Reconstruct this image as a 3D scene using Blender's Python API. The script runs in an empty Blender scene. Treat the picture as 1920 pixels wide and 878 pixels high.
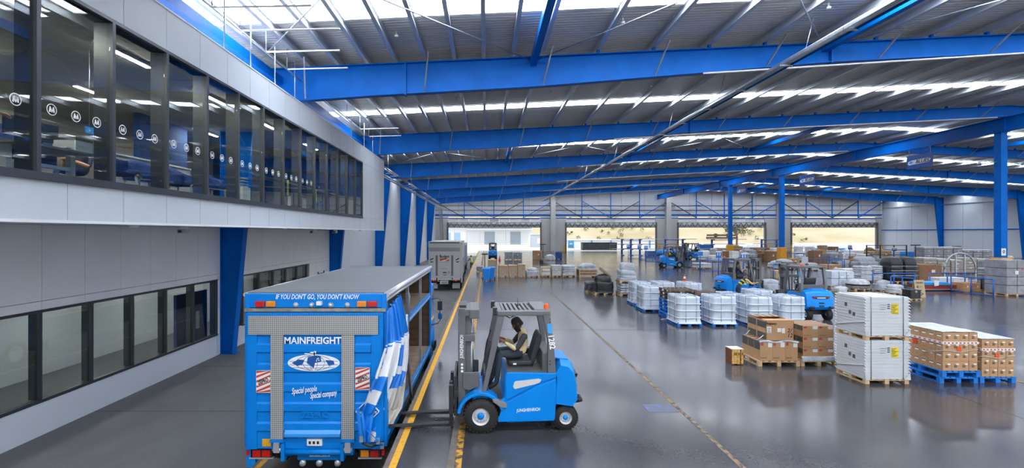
import bpy, bmesh, math, random
from mathutils import Vector, Matrix, noise as mnoise
R = math.radians
S = bpy.context.scene
COL = S.collection
F, CX, CY, H = 910.0, 912.0, 437.0, 3.53      # focal length in px, principal point, camera height above the hall floor
LANE = -0.95                                   # sunken truck lane

# ------------------------------------------------------------------ camera, world, sun, exposure
cam_d = bpy.data.cameras.new('camera')
cam = bpy.data.objects.new('camera', cam_d); COL.objects.link(cam)
cam.location = (0, 0, H); cam.rotation_euler = (R(90), 0, 0)
cam_d.sensor_width = 36; cam_d.lens = F / 1920 * 36
cam_d.shift_x = (960 - CX) / 1920; cam_d.shift_y = -(439 - CY) / 1920
cam_d.clip_start = 0.1; cam_d.clip_end = 2000
S.camera = cam
wd = bpy.data.worlds.new('sky'); S.world = wd; wd.use_nodes = True
bg = wd.node_tree.nodes['Background']
bg.inputs[0].default_value = (0.93, 0.97, 1.0, 1); bg.inputs[1].default_value = 1.6
sun_d = bpy.data.lights.new('sun', 'SUN'); sun_d.energy = 1.6; sun_d.angle = R(1.0); sun_d.color = (1, 0.94, 0.84)
sun = bpy.data.objects.new('sun', sun_d); COL.objects.link(sun); sun.rotation_euler = (R(38), 0, R(25))
S.view_settings.view_transform = 'Standard'; S.view_settings.look = 'None'
S.view_settings.exposure = 0.1; S.view_settings.gamma = 1.0; S.view_settings.use_curve_mapping = False
SKYLIGHT = 16.0
try:
    S.cycles.use_denoising = True
    S.cycles.max_bounces = 8; S.cycles.diffuse_bounces = 4; S.cycles.glossy_bounces = 3
    S.cycles.transparent_max_bounces = 10; S.cycles.caustics_reflective = False
    S.cycles.sample_clamp_indirect = 6.0
except Exception:
    pass

# ------------------------------------------------------------------ materials
def lin(h):
    if isinstance(h, str):
        h = h.lstrip('#'); c = [int(h[i:i+2], 16) / 255 for i in (0, 2, 4)]
        return tuple(x / 12.92 if x <= .04045 else ((x + .055) / 1.055) ** 2.4 for x in c)
    return h
MATS = {}
def mat(name, col, rough=.5, metal=0., var=0., vscale=3., col2=None, bump=0., bscale=20., emit=None, estr=0., spec=.5, stretch=None, thresh=None):
    """procedural material: colour with optional noise mix to col2, optional noise bump"""
    if name in MATS: return MATS[name]
    m = bpy.data.materials.new(name); m.use_nodes = True; nt = m.node_tree; b = nt.nodes['Principled BSDF']
    c = lin(col); b.inputs['Base Color'].default_value = (*c, 1)
    b.inputs['Roughness'].default_value = rough; b.inputs['Metallic'].default_value = metal
    b.inputs['Specular IOR Level'].default_value = spec
    if var or col2 or bump:
        tc = nt.nodes.new('ShaderNodeTexCoord'); vec = tc.outputs['Object']
        if stretch:
            mp = nt.nodes.new('ShaderNodeMapping'); mp.inputs['Scale'].default_value = stretch
            nt.links.new(vec, mp.inputs[0]); vec = mp.outputs[0]
    if var or col2:
        n = nt.nodes.new('ShaderNodeTexNoise'); n.inputs['Scale'].default_value = vscale; n.inputs['Detail'].default_value = 5
        nt.links.new(vec, n.inputs[0])
        rp = nt.nodes.new('ShaderNodeValToRGB')
        c2 = lin(col2) if col2 else tuple(max(0, x * (1 - var)) for x in c)
        c1 = c if col2 else tuple(min(1, x * (1 + var)) for x in c)
        lo, hi = thresh if thresh else (.3, .7)
        rp.color_ramp.elements[0].position = lo; rp.color_ramp.elements[1].position = hi
        rp.color_ramp.elements[0].color = (*c2, 1); rp.color_ramp.elements[1].color = (*c1, 1)
        nt.links.new(n.outputs['Fac'], rp.inputs[0]); nt.links.new(rp.outputs[0], b.inputs['Base Color'])
    if bump:
        n2 = nt.nodes.new('ShaderNodeTexNoise'); n2.inputs['Scale'].default_value = bscale; n2.inputs['Detail'].default_value = 4
        nt.links.new(vec, n2.inputs[0])
        bp = nt.nodes.new('ShaderNodeBump'); bp.inputs['Strength'].default_value = bump; bp.inputs['Distance'].default_value = .035
        nt.links.new(n2.outputs['Fac'], bp.inputs['Height']); nt.links.new(bp.outputs[0], b.inputs['Normal'])
    if emit:
        b.inputs['Emission Color'].default_value = (*lin(emit), 1); b.inputs['Emission Strength'].default_value = estr
    MATS[name] = m
    return m
def glass(name, tint, refl=1.0, rough=0.0, ior=1.5, dens=0.0):
    """thin pane: tinted see-through plus a fresnel mirror"""
    if name in MATS: return MATS[name]
    m = bpy.data.materials.new(name); m.use_nodes = True; nt = m.node_tree
    nt.nodes.remove(nt.nodes['Principled BSDF']); out = nt.nodes['Material Output']
    t = nt.nodes.new('ShaderNodeBsdfTransparent'); t.inputs[0].default_value = (*lin(tint), 1)
    g = nt.nodes.new('ShaderNodeBsdfGlossy'); g.inputs['Roughness'].default_value = rough
    g.inputs['Color'].default_value = (refl, refl, refl, 1)
    ge = nt.nodes.new('ShaderNodeNewGeometry'); dt = nt.nodes.new('ShaderNodeVectorMath'); dt.operation = 'DOT_PRODUCT'
    nt.links.new(ge.outputs['Incoming'], dt.inputs[0]); nt.links.new(ge.outputs['Normal'], dt.inputs[1])
    def mth(op, a, b=None):
        q = nt.nodes.new('ShaderNodeMath'); q.operation = op
        for i, v in enumerate((a, b)):
            if v is None: continue
            if hasattr(v, 'links'): nt.links.new(v, q.inputs[i])
            else: q.inputs[i].default_value = v
        return q.outputs[0]
    f0 = ((ior - 1) / (ior + 1)) ** 2                        # schlick reflectance, the same from both sides of the pane
    fac = mth('ADD', mth('MULTIPLY', mth('POWER', mth('SUBTRACT', 1.0, mth('ABSOLUTE', dt.outputs['Value'])), 5.0), 1 - f0), f0)
    mx = nt.nodes.new('ShaderNodeMixShader')
    nt.links.new(fac, mx.inputs[0]); nt.links.new(t.outputs[0], mx.inputs[1]); nt.links.new(g.outputs[0], mx.inputs[2])
    nt.links.new(mx.outputs[0], out.inputs[0])
    MATS[name] = m
    return m
def checker(name, c1, c2, scale, rough=.35, metal=.8):
    m = mat(name, c1, rough, metal); nt = m.node_tree; b = nt.nodes['Principled BSDF']
    tc = nt.nodes.new('ShaderNodeTexCoord'); mp = nt.nodes.new('ShaderNodeMapping')
    mp.inputs['Rotation'].default_value = (0, R(45), 0)
    ch = nt.nodes.new('ShaderNodeTexChecker'); ch.inputs['Scale'].default_value = scale
    ch.inputs[1].default_value = (*lin(c1), 1); ch.inputs[2].default_value = (*lin(c2), 1)
    nt.links.new(tc.outputs['Object'], mp.inputs[0]); nt.links.new(mp.outputs[0], ch.inputs[0]); nt.links.new(ch.outputs[0], b.inputs['Base Color'])
    bp = nt.nodes.new('ShaderNodeBump'); bp.inputs['Strength'].default_value = .6; bp.inputs['Distance'].default_value = .005
    nt.links.new(ch.outputs['Fac'], bp.inputs['Height']); nt.links.new(bp.outputs[0], b.inputs['Normal'])
    return m

STEEL = mat('blue_steel', '#0061ba', .42, 0, .1, 1.5, spec=.1)
TRUCKB = mat('truck_blue', '#0078cc', .38, 0, .06, 2., spec=.25)
FORKB = mat('forklift_blue', '#0080d6', .34, 0, .05, 2., spec=.3)
GREYM = mat('grey_metal', '#5a5a5a', .5, .2, .08, 4.)
DARKM = mat('dark_metal', '#2e2f31', .5, .3, .1, 6.)
BLACK = mat('black_rubber', '#1d1d1e', .75, 0, .2, 9., bump=.2, bscale=40)
BLKP = mat('black_plastic', '#232427', .45)
GALV = mat('galvanised', '#a9b0b8', .38, .75, .15, 6.)
WHITEP = mat('white_panel', '#c3c9cf', .5, 0, .03, .8)
WHITE = mat('white_paint', '#e2e4e6', .5)
YELL = mat('safety_yellow', '#d99a1c', .55, 0, .1, 8.)
RED = mat('lamp_red', '#c01410', .25)
AMBER = mat('lamp_amber', '#d9821a', .25)
LETW = mat('lettering_white', '#eef0f0', .5)
LETK = mat('lettering_black', '#1b1b1d', .6)
WOOD = mat('pallet_wood', '#c2a47c', .75, 0, .25, 6., stretch=(1, 6, 1))
WOODD = mat('dark_wood', '#5d4e41', .8, 0, .3, 6., stretch=(1, 6, 1))
PALB = mat('pallet_blue', '#1173c8', .65, 0, .3, 7.)
CARD = mat('cardboard', '#b48d66', .8, 0, .08, 3.)
CARDD = mat('cardboard_brown', '#86664b', .85, 0, .1, 3.)
FILM = mat('stretch_film', '#bfc4ca', .28, 0, .25, 5., bump=1.0, bscale=9)
FILMB = mat('blue_white_film', '#c3ccd8', .3, 0, .1, 3., bump=.25, bscale=9)
FILMG = mat('grey_film', '#9ba1a8', .33, 0, .35, 7., bump=1.0, bscale=10)
FILMK = mat('black_film', '#1e1f22', .3, 0, .5, 9., bump=.7, bscale=12)
PAPER = mat('label_paper', '#e6e6e4', .7)
GLASSC = glass('pane_glass', '#9fb0b8', 1.0)

# ------------------------------------------------------------------ mesh builder
class MB:
    def __init__(s): s.v = []; s.f = []; s.m = []; s.s = []
    def add(s, vs, fs, m=0, smooth=False, M=None):
        o = len(s.v)
        s.v += [tuple(M @ Vector(p)) for p in vs] if M is not None else [tuple(p) for p in vs]
        for f in fs: s.f.append(tuple(i + o for i in f)); s.m.append(m); s.s.append(smooth)
        return s
    def box(s, x0, x1, y0, y1, z0, z1, m=0, M=None):
        vs = [(x0,y0,z0),(x1,y0,z0),(x1,y1,z0),(x0,y1,z0),(x0,y0,z1),(x1,y0,z1),(x1,y1,z1),(x0,y1,z1)]
        return s.add(vs, [(0,3,2,1),(4,5,6,7),(0,1,5,4),(1,2,6,5),(2,3,7,6),(3,0,4,7)], m, False, M)
    def bar(s, p, q, w, h, m=0, up=(0,0,1)):
        p, q = Vector(p), Vector(q); d = q - p; L = d.length
        if L < 1e-6: return s
        d.normalize(); u = Vector(up)
        if abs(d.dot(u)) > .98: u = Vector((0,1,0)) if abs(d.y) < .9 else Vector((1,0,0))
        x = d.cross(u).normalized(); y = x.cross(d).normalized()
        vs = [t + x * (a * w / 2) + y * (b * h / 2) for t in (p, q) for a, b in ((-1,-1),(1,-1),(1,1),(-1,1))]
        return s.add(vs, [(0,3,2,1),(4,5,6,7),(0,1,5,4),(1,2,6,5),(2,3,7,6),(3,0,4,7)], m)
    def cyl(s, p, q, r, r2=None, n=12, m=0, cap=True):
        p, q = Vector(p), Vector(q); r2 = r if r2 is None else r2; d = (q - p).normalized()
        u = Vector((0,0,1)) if abs(d.z) < .9 else Vector((1,0,0)); x = d.cross(u).normalized(); y = d.cross(x)
        vs = []
        for t, rr in ((p, r), (q, r2)):
            for i in range(n):
                a = 2 * math.pi * i / n; vs.append(t + x * (math.cos(a) * rr) + y * (math.sin(a) * rr))
        s.add(vs, [(i, (i+1) % n, n + (i+1) % n, n + i) for i in range(n)], m, True)
        if cap: s.add(vs, [tuple(range(n))[::-1], tuple(range(n, 2*n))], m)
        return s
    def tube(s, pts, r, n=8, m=0):
        pts = [Vector(p) for p in pts]; k = len(pts); vs = []
        for i, p in enumerate(pts):
            d = (pts[min(i+1, k-1)] - pts[max(i-1, 0)]).normalized()
            u = Vector((0,0,1)) if abs(d.z) < .95 else Vector((1,0,0)); x = d.cross(u).normalized(); y = d.cross(x)
            for j in range(n):
                a = 2 * math.pi * j / n; vs.append(p + x * (math.cos(a) * r) + y * (math.sin(a) * r))
        fs = [(i*n+j, i*n+(j+1) % n, (i+1)*n+(j+1) % n, (i+1)*n+j) for i in range(k-1) for j in range(n)]
        s.add(vs, fs, m, True); s.add(vs, [tuple(range(n)), tuple(range((k-1)*n, k*n))], m)
        return s
    def prism(s, poly, a, b, axis='y', m=0):
        """poly in the plane across axis, extruded from a to b. axis y: (x,z); x: (y,z); z: (x,y)"""
        n = len(poly); g = {'y': lambda p, t: (p[0], t, p[1]), 'x': lambda p, t: (t, p[0], p[1]), 'z': lambda p, t: (p[0], p[1], t)}[axis]
        vs = [g(p, a) for p in poly] + [g(p, b) for p in poly]
        s.add(vs, [(i, (i+1) % n, n + (i+1) % n, n + i) for i in range(n)], m)
        s.add(vs, [tuple(range(n))[::-1], tuple(range(n, 2*n))], m)
        return s
    def lathe(s, prof, n=16, c=(0,0,0), axis='z', m=0):
        vs = []
        for r, t in prof:
            for j in range(n):
                a = 2 * math.pi * j / n; x, y = math.cos(a) * r, math.sin(a) * r
                p = {'z': (x, y, t), 'y': (x, t, y), 'x': (t, x, y)}[axis]
                vs.append((p[0]+c[0], p[1]+c[1], p[2]+c[2]))
        fs = [(i*n+j, i*n+(j+1) % n, (i+1)*n+(j+1) % n, (i+1)*n+j) for i in range(len(prof)-1) for j in range(n)]
        return s.add(vs, fs, m, True)
    def grid(s, fn, nu, nv, m=0, mf=None, smooth=True):
        vs = [fn(i / nu, j / nv) for j in range(nv+1) for i in range(nu+1)]; o = len(s.v)
        s.v += [tuple(p) for p in vs]
        for j in range(nv):
            for i in range(nu):
                a = j*(nu+1)+i; s.f.append((o+a, o+a+1, o+a+nu+2, o+a+nu+1))
                s.m.append(mf((i+.5)/nu, (j+.5)/nv) if mf else m); s.s.append(smooth)
        return s
    def build(s, name, mats, parent=None, loc=None, bevel=0, fix=True):
        me = bpy.data.meshes.new(name); me.from_pydata(s.v, [], s.f)
        if not isinstance(mats, (list, tuple)): mats = [mats]
        for m in mats: me.materials.append(m)
        me.polygons.foreach_set('material_index', s.m); me.polygons.foreach_set('use_smooth', s.s)
        if fix:
            bm = bmesh.new(); bm.from_mesh(me)
            bmesh.ops.remove_doubles(bm, verts=bm.verts, dist=1e-5)
            bmesh.ops.recalc_face_normals(bm, faces=bm.faces); bm.to_mesh(me); bm.free()
        me.update()
        return link(name, me, parent, loc, bevel)
def link(name, me, parent=None, loc=None, bevel=0):
    o = bpy.data.objects.new(name, me); COL.objects.link(o)
    if parent is not None: o.parent = parent
    if loc is not None: o.location = loc
    if bevel:
        b = o.modifiers.new('bevel', 'BEVEL'); b.width = bevel; b.segments = 2; b.limit_method = 'ANGLE'; b.angle_limit = R(40)
    return o
def tag(o, label=None, cat=None, group=None, kind=None):
    if label: o['label'] = label
    if cat: o['category'] = cat
    if group: o['group'] = group
    if kind: o['kind'] = kind
    return o
def thing(name, label, cat, loc=(0,0,0), rz=0, group=None, kind=None):
    o = bpy.data.objects.new(name, None); COL.objects.link(o); o.empty_display_size = .2
    o.location = loc; o.rotation_euler = (0, 0, rz)
    return tag(o, label, cat, group, kind)
KIDS = {}
def children(o):
    return [c for c in COL.objects if c.parent is o]
def copy_tree(o, parent=None, kids=None):
    c = o.copy(); COL.objects.link(c)
    if parent is not None: c.parent = parent
    for ch in (kids if kids is not None else o.children): copy_tree(ch, c)
    return c
def dup(o, loc, rz=0, label=None, group=None, scale=None):
    c = copy_tree(o); c.location = loc; c.rotation_euler = (0, 0, rz)
    if label: c['label'] = label
    if group: c['group'] = group
    if scale: c.scale = scale
    return c
def box(name, x0, x1, y0, y1, z0, z1, m, parent=None, bevel=0):
    return MB().box(x0, x1, y0, y1, z0, z1).build(name, m, parent, bevel=bevel, fix=False)
def G(u, v, z=0.0):
    """floor point seen at a place of the photograph"""
    d = F * (H - z) / (v - CY); return (u - CX) * d / F, d
_font = {}
def text_mesh(txt, size, shear=0, bold=0., ext=.002, space=1.0):
    key = (txt, size, shear, bold, ext, space)
    if key in _font: return _font[key]
    cu = bpy.data.curves.new('lettering', 'FONT'); cu.body = txt; cu.size = size; cu.align_x = 'CENTER'; cu.align_y = 'CENTER'
    cu.extrude = ext; cu.shear = shear; cu.offset = bold; cu.space_character = space; cu.resolution_u = 2
    o = bpy.data.objects.new('lettering', cu); COL.objects.link(o)
    me = bpy.data.meshes.new_from_object(o.evaluated_get(bpy.context.evaluated_depsgraph_get()))
    bpy.data.objects.remove(o); bpy.data.curves.remove(cu)
    _font[key] = me
    return me
def letter(txt, size, loc, m, parent=None, rot=(R(90), 0, 0), width=None, **k):
    """flat lettering; faces -y by default. width: stretch to this length"""
    src = text_mesh(txt, size, **k); me = src.copy(); me.materials.clear(); me.materials.append(m)
    o = link('lettering', me, parent, loc); o.rotation_euler = rot
    if width:
        xs = [v.co.x for v in me.vertices]; w = max(xs) - min(xs)
        if w > 0: o.scale = (width / w, 1, 1)
    return o
def rrect(x0, x1, y0, y1, r, n=5):
    p = []
    for cx, cy, a0 in ((x1-r, y0+r, -90), (x1-r, y1-r, 0), (x0+r, y1-r, 90), (x0+r, y0+r, 180)):
        for i in range(n+1):
            a = R(a0 + 90 * i / n); p.append((cx + r*math.cos(a), cy + r*math.sin(a)))
    return p
# ================================================================== the building
WL, WR, RIDGE, YB, YF = -9.85, 75.8, 32.8, 93.1, -14.0
EDGE = -1.555
FR = [18.1 + 12.5 * k for k in range(6)]                 # portal frames seen in the photograph
def zr(x): return 10.0 + .047 * (x if x <= RIDGE else 2 * RIDGE - x)

def floor_mat(name, c1, c2, r0, r1, bump):
    m = mat(name, c1, .4); nt = m.node_tree; b = nt.nodes['Principled BSDF']
    tc = nt.nodes.new('ShaderNodeTexCoord')
    n1 = nt.nodes.new('ShaderNodeTexNoise'); n1.inputs['Scale'].default_value = .35; n1.inputs['Detail'].default_value = 8
    mp = nt.nodes.new('ShaderNodeMapping'); mp.inputs['Scale'].default_value = (1, .45, 1)
    nt.links.new(tc.outputs['Object'], mp.inputs[0]); nt.links.new(mp.outputs[0], n1.inputs[0])
    rp = nt.nodes.new('ShaderNodeValToRGB'); rp.color_ramp.elements[0].position = .32; rp.color_ramp.elements[1].position = .68
    rp.color_ramp.elements[0].color = (*lin(c1), 1); rp.color_ramp.elements[1].color = (*lin(c2), 1)
    nt.links.new(n1.outputs['Fac'], rp.inputs[0])
    n3 = nt.nodes.new('ShaderNodeTexNoise'); n3.inputs['Scale'].default_value = 22; n3.inputs['Detail'].default_value = 6
    nt.links.new(tc.outputs['Object'], n3.inputs[0])
    mx = nt.nodes.new('ShaderNodeMixRGB'); mx.blend_type = 'OVERLAY'; mx.inputs[0].default_value = .25
    nt.links.new(rp.outputs[0], mx.inputs[1]); nt.links.new(n3.outputs['Fac'], mx.inputs[2]); nt.links.new(mx.outputs[0], b.inputs['Base Color'])
    n2 = nt.nodes.new('ShaderNodeTexNoise'); n2.inputs['Scale'].default_value = 1.1; n2.inputs['Detail'].default_value = 6
    nt.links.new(mp.outputs[0], n2.inputs[0])
    mr = nt.nodes.new('ShaderNodeMapRange'); mr.inputs[1].default_value = .3; mr.inputs[2].default_value = .7
    mr.inputs[3].default_value = r0; mr.inputs[4].default_value = r1
    nt.links.new(n2.outputs['Fac'], mr.inputs[0]); nt.links.new(mr.outputs[0], b.inputs['Roughness'])
    if bump:
        bp = nt.nodes.new('ShaderNodeBump'); bp.inputs['Strength'].default_value = bump; bp.inputs['Distance'].default_value = .004
        nt.links.new(n1.outputs['Fac'], bp.inputs['Height']); nt.links.new(bp.outputs[0], b.inputs['Normal'])
    return m
FLOORM = floor_mat('sealed_concrete', '#39393c', '#47474b', .13, .2, 0); FLOORM.node_tree.nodes['Principled BSDF'].inputs['Specular IOR Level'].default_value = .38
LANEM = floor_mat('lane_concrete', '#5a5a5b', '#6b6b6c', .55, .75, .2)
YARDM = mat('yard_concrete', '#c9c8c4', .8, 0, .1, .2)
NOSE = mat('edge_concrete', '#6d645c', .8, 0, .2, 6.)
LINEY = mat('line_paint', '#e0a41f', .6, 0, 0, 14., col2='#a5781f', thresh=(.25, .45))
LINEW = mat('worn_line_paint', '#c8922a', .65, 0, 0, 9., col2='#3f3b36', thresh=(.42, .56))
LINED = mat('dirty_line_paint', '#7d6a4c', .65, 0, 0, 9., col2='#2f2d2c', thresh=(.42, .56))

fl = MB().box(EDGE, WR, YF, YB + .4, LANE - .1, 0).build('floor', FLOORM, fix=False)
tag(fl, 'sealed grey concrete floor of the freight hall', 'floor', kind='structure')
ln = MB().box(WL - .3, EDGE, YF, YB + 2, LANE - .1, LANE).build('floor_lane', LANEM, fix=False)
tag(ln, 'sunken dull concrete truck lane beside the office wall', 'floor', kind='structure')
box('edge_strip', EDGE, -1.47, YF, YB, -.2, .006, NOSE, fl)
box('paint_line', -1.47, -1.36, YF, YB, -.05, .004, LINEY, fl)
box('paint_line', -.49, -.38, 4, YB, -.05, .004, LINEW, fl)
box('patched_strip', -.60, -.49, 4, YB, -.05, .0025, NOSE, fl)
box('paint_line', 3.82, 3.90, 4, 29.7, -.05, .004, LINED, fl)
box('paint_line', 12.62, 12.7, 8, 11.7, -.05, .004, LINEW, fl)
box('floor_joint', EDGE + .1, 9.0, 29.68, 29.72, -.05, .002, DARKM, fl)
for yj in (17.7, 43.1, 55.6):
    box('floor_joint', EDGE + .1, 60, yj - .012, yj + .012, -.05, .0015, DARKM, fl)
for xj in (10.2, 20.0, 30.0):
    box('floor_joint', xj - .01, xj + .01, 4, YB, -.05, .0015, DARKM, fl)
box('chalk_patch', 3.2, 3.8, 9.55, 10.0, -.05, .003, mat('blue_floor_paint', '#4a5f9c', .5, col2='#515157', vscale=7, thresh=(.45, .75)), fl)
box('paint_line', -4.42, -4.31, 5, 60, LANE - .05, LANE + .004, LINEY, ln)
for yj in (12.2, 16.3, 24, 32): box('floor_joint', WL, EDGE, yj - .012, yj + .012, LANE - .05, LANE + .002, DARKM, ln)

# ---- left wall: panels, ribbon windows
WALLP = mat('wall_panel_grey', '#e6e7e8', .55, 0, .03, .6)
WALLW = mat('wall_panel_white', '#d3d8de', .5, 0, .02, .6)
SILLW = mat('wall_base_white', '#d0d7e0', .45)
FRAMEM = mat('window_frame', '#3a3f46', .4, .3)
wl = thing('wall_left', 'pale panelled wall under the upper office beside the lane', 'wall', kind='structure')
ZW0, ZW1, ZB = -.20, 1.82, 3.72                           # ribbon window bottom, top, office underside
gapw = .012
# solid backing behind the joints, left open at the ribbon windows
bk = MB()
for a, b in ((-14, -3.6), (17.75, 19.3), (27.0, 43)): bk.box(WL - .25, WL - .05, a, b, LANE, ZB)
for a, b in ((-3.6, 17.75), (19.3, 27.0)):
    bk.box(WL - .25, WL - .05, a, b, LANE, ZW0); bk.box(WL - .25, WL - .05, a, b, ZW1, ZB)
bk.build('backing', mat('joint_dark', '#6c6f73', .8), wl)
y = 10.75 - 1.165 * 12
k = 0
while y < 30.8:
    for z0, z1, mm in ((2.02, ZB, WALLP), (ZW1, 2.02, WALLP)):
        box('wall_panel', WL - .05, WL, y + gapw / 2, y + 1.165 - gapw / 2, z0 + gapw / 2, z1 - gapw / 2, mm, wl)
    if 17.7 < y + .6 < 19.4 or y > 26.4:
        box('wall_panel', WL - .05, WL, y + gapw / 2, y + 1.165 - gapw / 2, ZW0, ZW1 - gapw / 2, WALLP, wl)
    y += 1.165
for a, b in ((-14, 17.72), (17.75, 31)): box('base_panel', WL - .05, WL + .01, a, b, LANE, ZW0 - .005, SILLW, wl)
def ribbon(name, x, ys, z0, z1, label, mull=.16, gm=None, dep=.12):
    t = thing(name, label, 'window', kind='structure')
    a, b = ys[0], ys[-1]
    fr = MB(); fr.box(x - dep, x + .03, a - .05, b + .05, z0 - .07, z0); fr.box(x - dep, x + .03, a - .05, b + .05, z1, z1 + .06)
    fr.build('window_frame', FRAMEM, t)
    for y in ys: box('mullion', x - mull, x + .03, y - .035, y + .035, z0, z1, FRAMEM, t)
    for p, q in zip(ys[:-1], ys[1:]): box('pane', x - .03, x - .022, p + .036, q - .036, z0 + .001, z1 - .001, gm or GLASSC, t)
    return t
GLASSD = glass('office_glass_dark', '#c2cacd', 1.0, ior=1.6)
GLASSU = glass('office_glass', '#dfe6e8', 1.0, ior=1.5)
ribbon('window_1', WL, [10.7 + 1.4 * k for k in range(-9, 6)], ZW0 + .05, ZW1 - .05, 'long dark framed ribbon window at lane level before the blue column', .22, GLASSD)
ribbon('window_2', WL, [19.6 + 1.4 * k for k in range(6)], ZW0 + .05, ZW1 - .05, 'short ribbon window beyond the first blue column', .22, GLASSD)
# lower office room behind the ribbon window
lo = thing('floor_lower_office', 'dim lower office room seen behind the lane windows', 'room', kind='structure')
OFW = mat('office_wall', '#c4c8cc', .8); OFF = mat('office_carpet', '#5d5f60', .9); DKB = mat('office_blue', '#173a72', .8)
box('room_floor', WL - 4, WL - .25, -4, 31, LANE, LANE + .05, OFF, lo)
box('room_back', WL - 4.1, WL - 4, -4, 31, LANE, ZB, OFW, lo)
box('room_ceiling', WL - 4, WL - .25, -4, 31, 2.0, 2.1, OFW, lo)
box('room_end', WL - 4, WL - .25, 31, 31.1, LANE, ZB, OFW, lo)
box('blue_partition', WL - 1.3, WL - 1.2, 17.3, 19.2, LANE + .05, 1.3, DKB, lo)
for yy in range(-2, 30, 4):
    box('room_fill_panel', WL - 2.6, WL - 1.6, yy, yy + 1.6, 1.98, 2.0, mat('room_fill_panel', '#ffffff', .5, emit='#fff6e8', estr=24), lo)  # glowing ceiling panels added to brighten the lower office
box('notice_sheet', WL - .06, WL - .055, 16.55, 16.75, .25, .85, PAPER, lo)
# far part of the left wall, full height
y = 31.0
while y < YB:
    e = min(y + 1.25, YB); box('wall_panel', WL - .1, WL, y + .006, e - .006, LANE, 9.45, WALLW, wl); y += 1.25
box('backing', WL - .3, WL - .1, 31, YB, LANE, 9.6, WALLP, wl)
dr = thing('door_1', 'dark blue framed door in the left wall past the ribbon windows', 'door', kind='structure')
box('door_leaf', WL, WL + .04, 28.4, 29.3, LANE, 1.15, DKB, dr); box('door_frame', WL, WL + .05, 28.3, 28.4, LANE, 1.25, FRAMEM, dr)
box('door_frame', WL, WL + .05, 29.3, 29.4, LANE, 1.25, FRAMEM, dr); box('door_glass', WL + .04, WL + .045, 28.55, 29.15, .1, .95, GLASSD, dr)

# ---- upper office box
XB, ZT, ZG0, ZG1, YE = -6.5, 8.08, 4.42, 7.18, 30.8
ob = thing('wall_upper_office', 'white clad overhanging upper office with a long glazed front', 'wall', kind='structure')
bk = MB().box(XB - .3, XB - .05, YF, YE, ZB, ZG0).box(XB - .3, XB - .05, YF, YE, ZG1, ZT).box(XB - .3, XB - .05, 25.4, YE, ZG0, ZG1)
bk.box(WL - .3, XB - .05, YF, YE, ZB, ZB + .1).box(WL - 4.2, XB - .05, YF, YE, ZT - .1, ZT)
bk.box(WL - .1, XB - .05, YE - .3, YE, ZB, ZT)
bk.build('shell', WALLP, ob)
y = 7.53 - 1.165 * 8
while y < YE - .2:
    e = min(y + 1.165, YE)
    for z0, z1 in ((ZB, ZG0 - .07), (ZG1 + .06, ZT)): box('clad_panel', XB - .05, XB, y + .006, e - .006, z0, z1, WHITEP, ob)
    if y > 24.9: box('clad_panel', XB - .05, XB, max(y, 25.47) + .006, e - .006, ZG0 - .062, ZG1 + .05, WHITEP, ob)
    y += 1.165
box('edge_trim', XB - .08, XB + .012, YF, YE, ZB - .04, ZB + .005, WHITE, ob)
box('edge_trim', XB - .3, XB + .015, YF, YE, ZT, ZT + .03, WHITE, ob)
yb = [7.02 + 1.42 * k for k in range(-6, 14)]; yb[-1] = 25.4
w3 = ribbon('window_3', XB, yb, ZG0, ZG1, 'long glazed front of the upper office with round emblem stickers', .3, GLASSU, .28)
box('sill_rail', XB - .02, XB + .06, yb[0], yb[-1], ZG0 - .12, ZG0 - .07, FRAMEM, w3)
# emblem stickers on the glass
em = MB()
em.lathe([(.085, 0), (.1, 0), (.1, .002), (.085, .002), (.085, 0)], 24, axis='x')
em.prism([(-.055, -.04), (-.03, -.05), (-.02, .03), (-.04, .05)], 0, .002, 'x').prism([(.055, -.04), (.03, -.04), (.02, .05), (.045, .05)], 0, .002, 'x').prism([(-.04, .05), (-.022, .05), (.012, -.045), (-.01, -.045)], 0, .002, 'x').prism([(-.008, -.045), (.01, -.045), (.045, .05), (.024, .05)], 0, .002, 'x')
emo = em.build('emblem_sticker', LETW, w3); emo.location = (XB - .02, 6.72, 5.38); emo.scale = (1, .88, .88)
for i in range(24):
    c = emo.copy(); COL.objects.link(c); c.location = (XB - .02, 7.02 + 1.42 * (i // 3) + (.26, .69, 1.1)[i % 3], 5.38)
# upper office interior shell
FLU = 4.3
up = thing('floor_office_room', 'office room behind the upper glazing with grey ceiling', 'room', kind='structure')
CEILM = mat('office_ceiling', '#b9b8b4', .9); BACKM = mat('office_back_wall', '#b9b4aa', .85)
box('room_floor', WL - 4, XB - .3, YF, YE - .3, ZB + .1, FLU, OFF, up)
box('room_back', WL - 4.2, WL - 4, YF, YE, ZB, ZT, BACKM, up)
for i in range(-4, 15):
    for j in range(3):
        box('ceiling_tile', XB - .32 - 2.35 * (j + 1), XB - .34 - 2.35 * j, i * 2.0 + .01, i * 2.0 + 1.99, 7.3, 7.34, CEILM, up)
box('room_blue_wall', WL - 1.2, WL - 1.0, 15.2, 17.6, FLU, 7.3, DKB, up)
box('room_blue_wall', WL - 4, XB - 1.2, 24.6, 24.8, FLU, 7.3, DKB, up)
LAMP = mat('office_lamp', '#ffffff', .5, emit='#fff4e0', estr=190)
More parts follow.
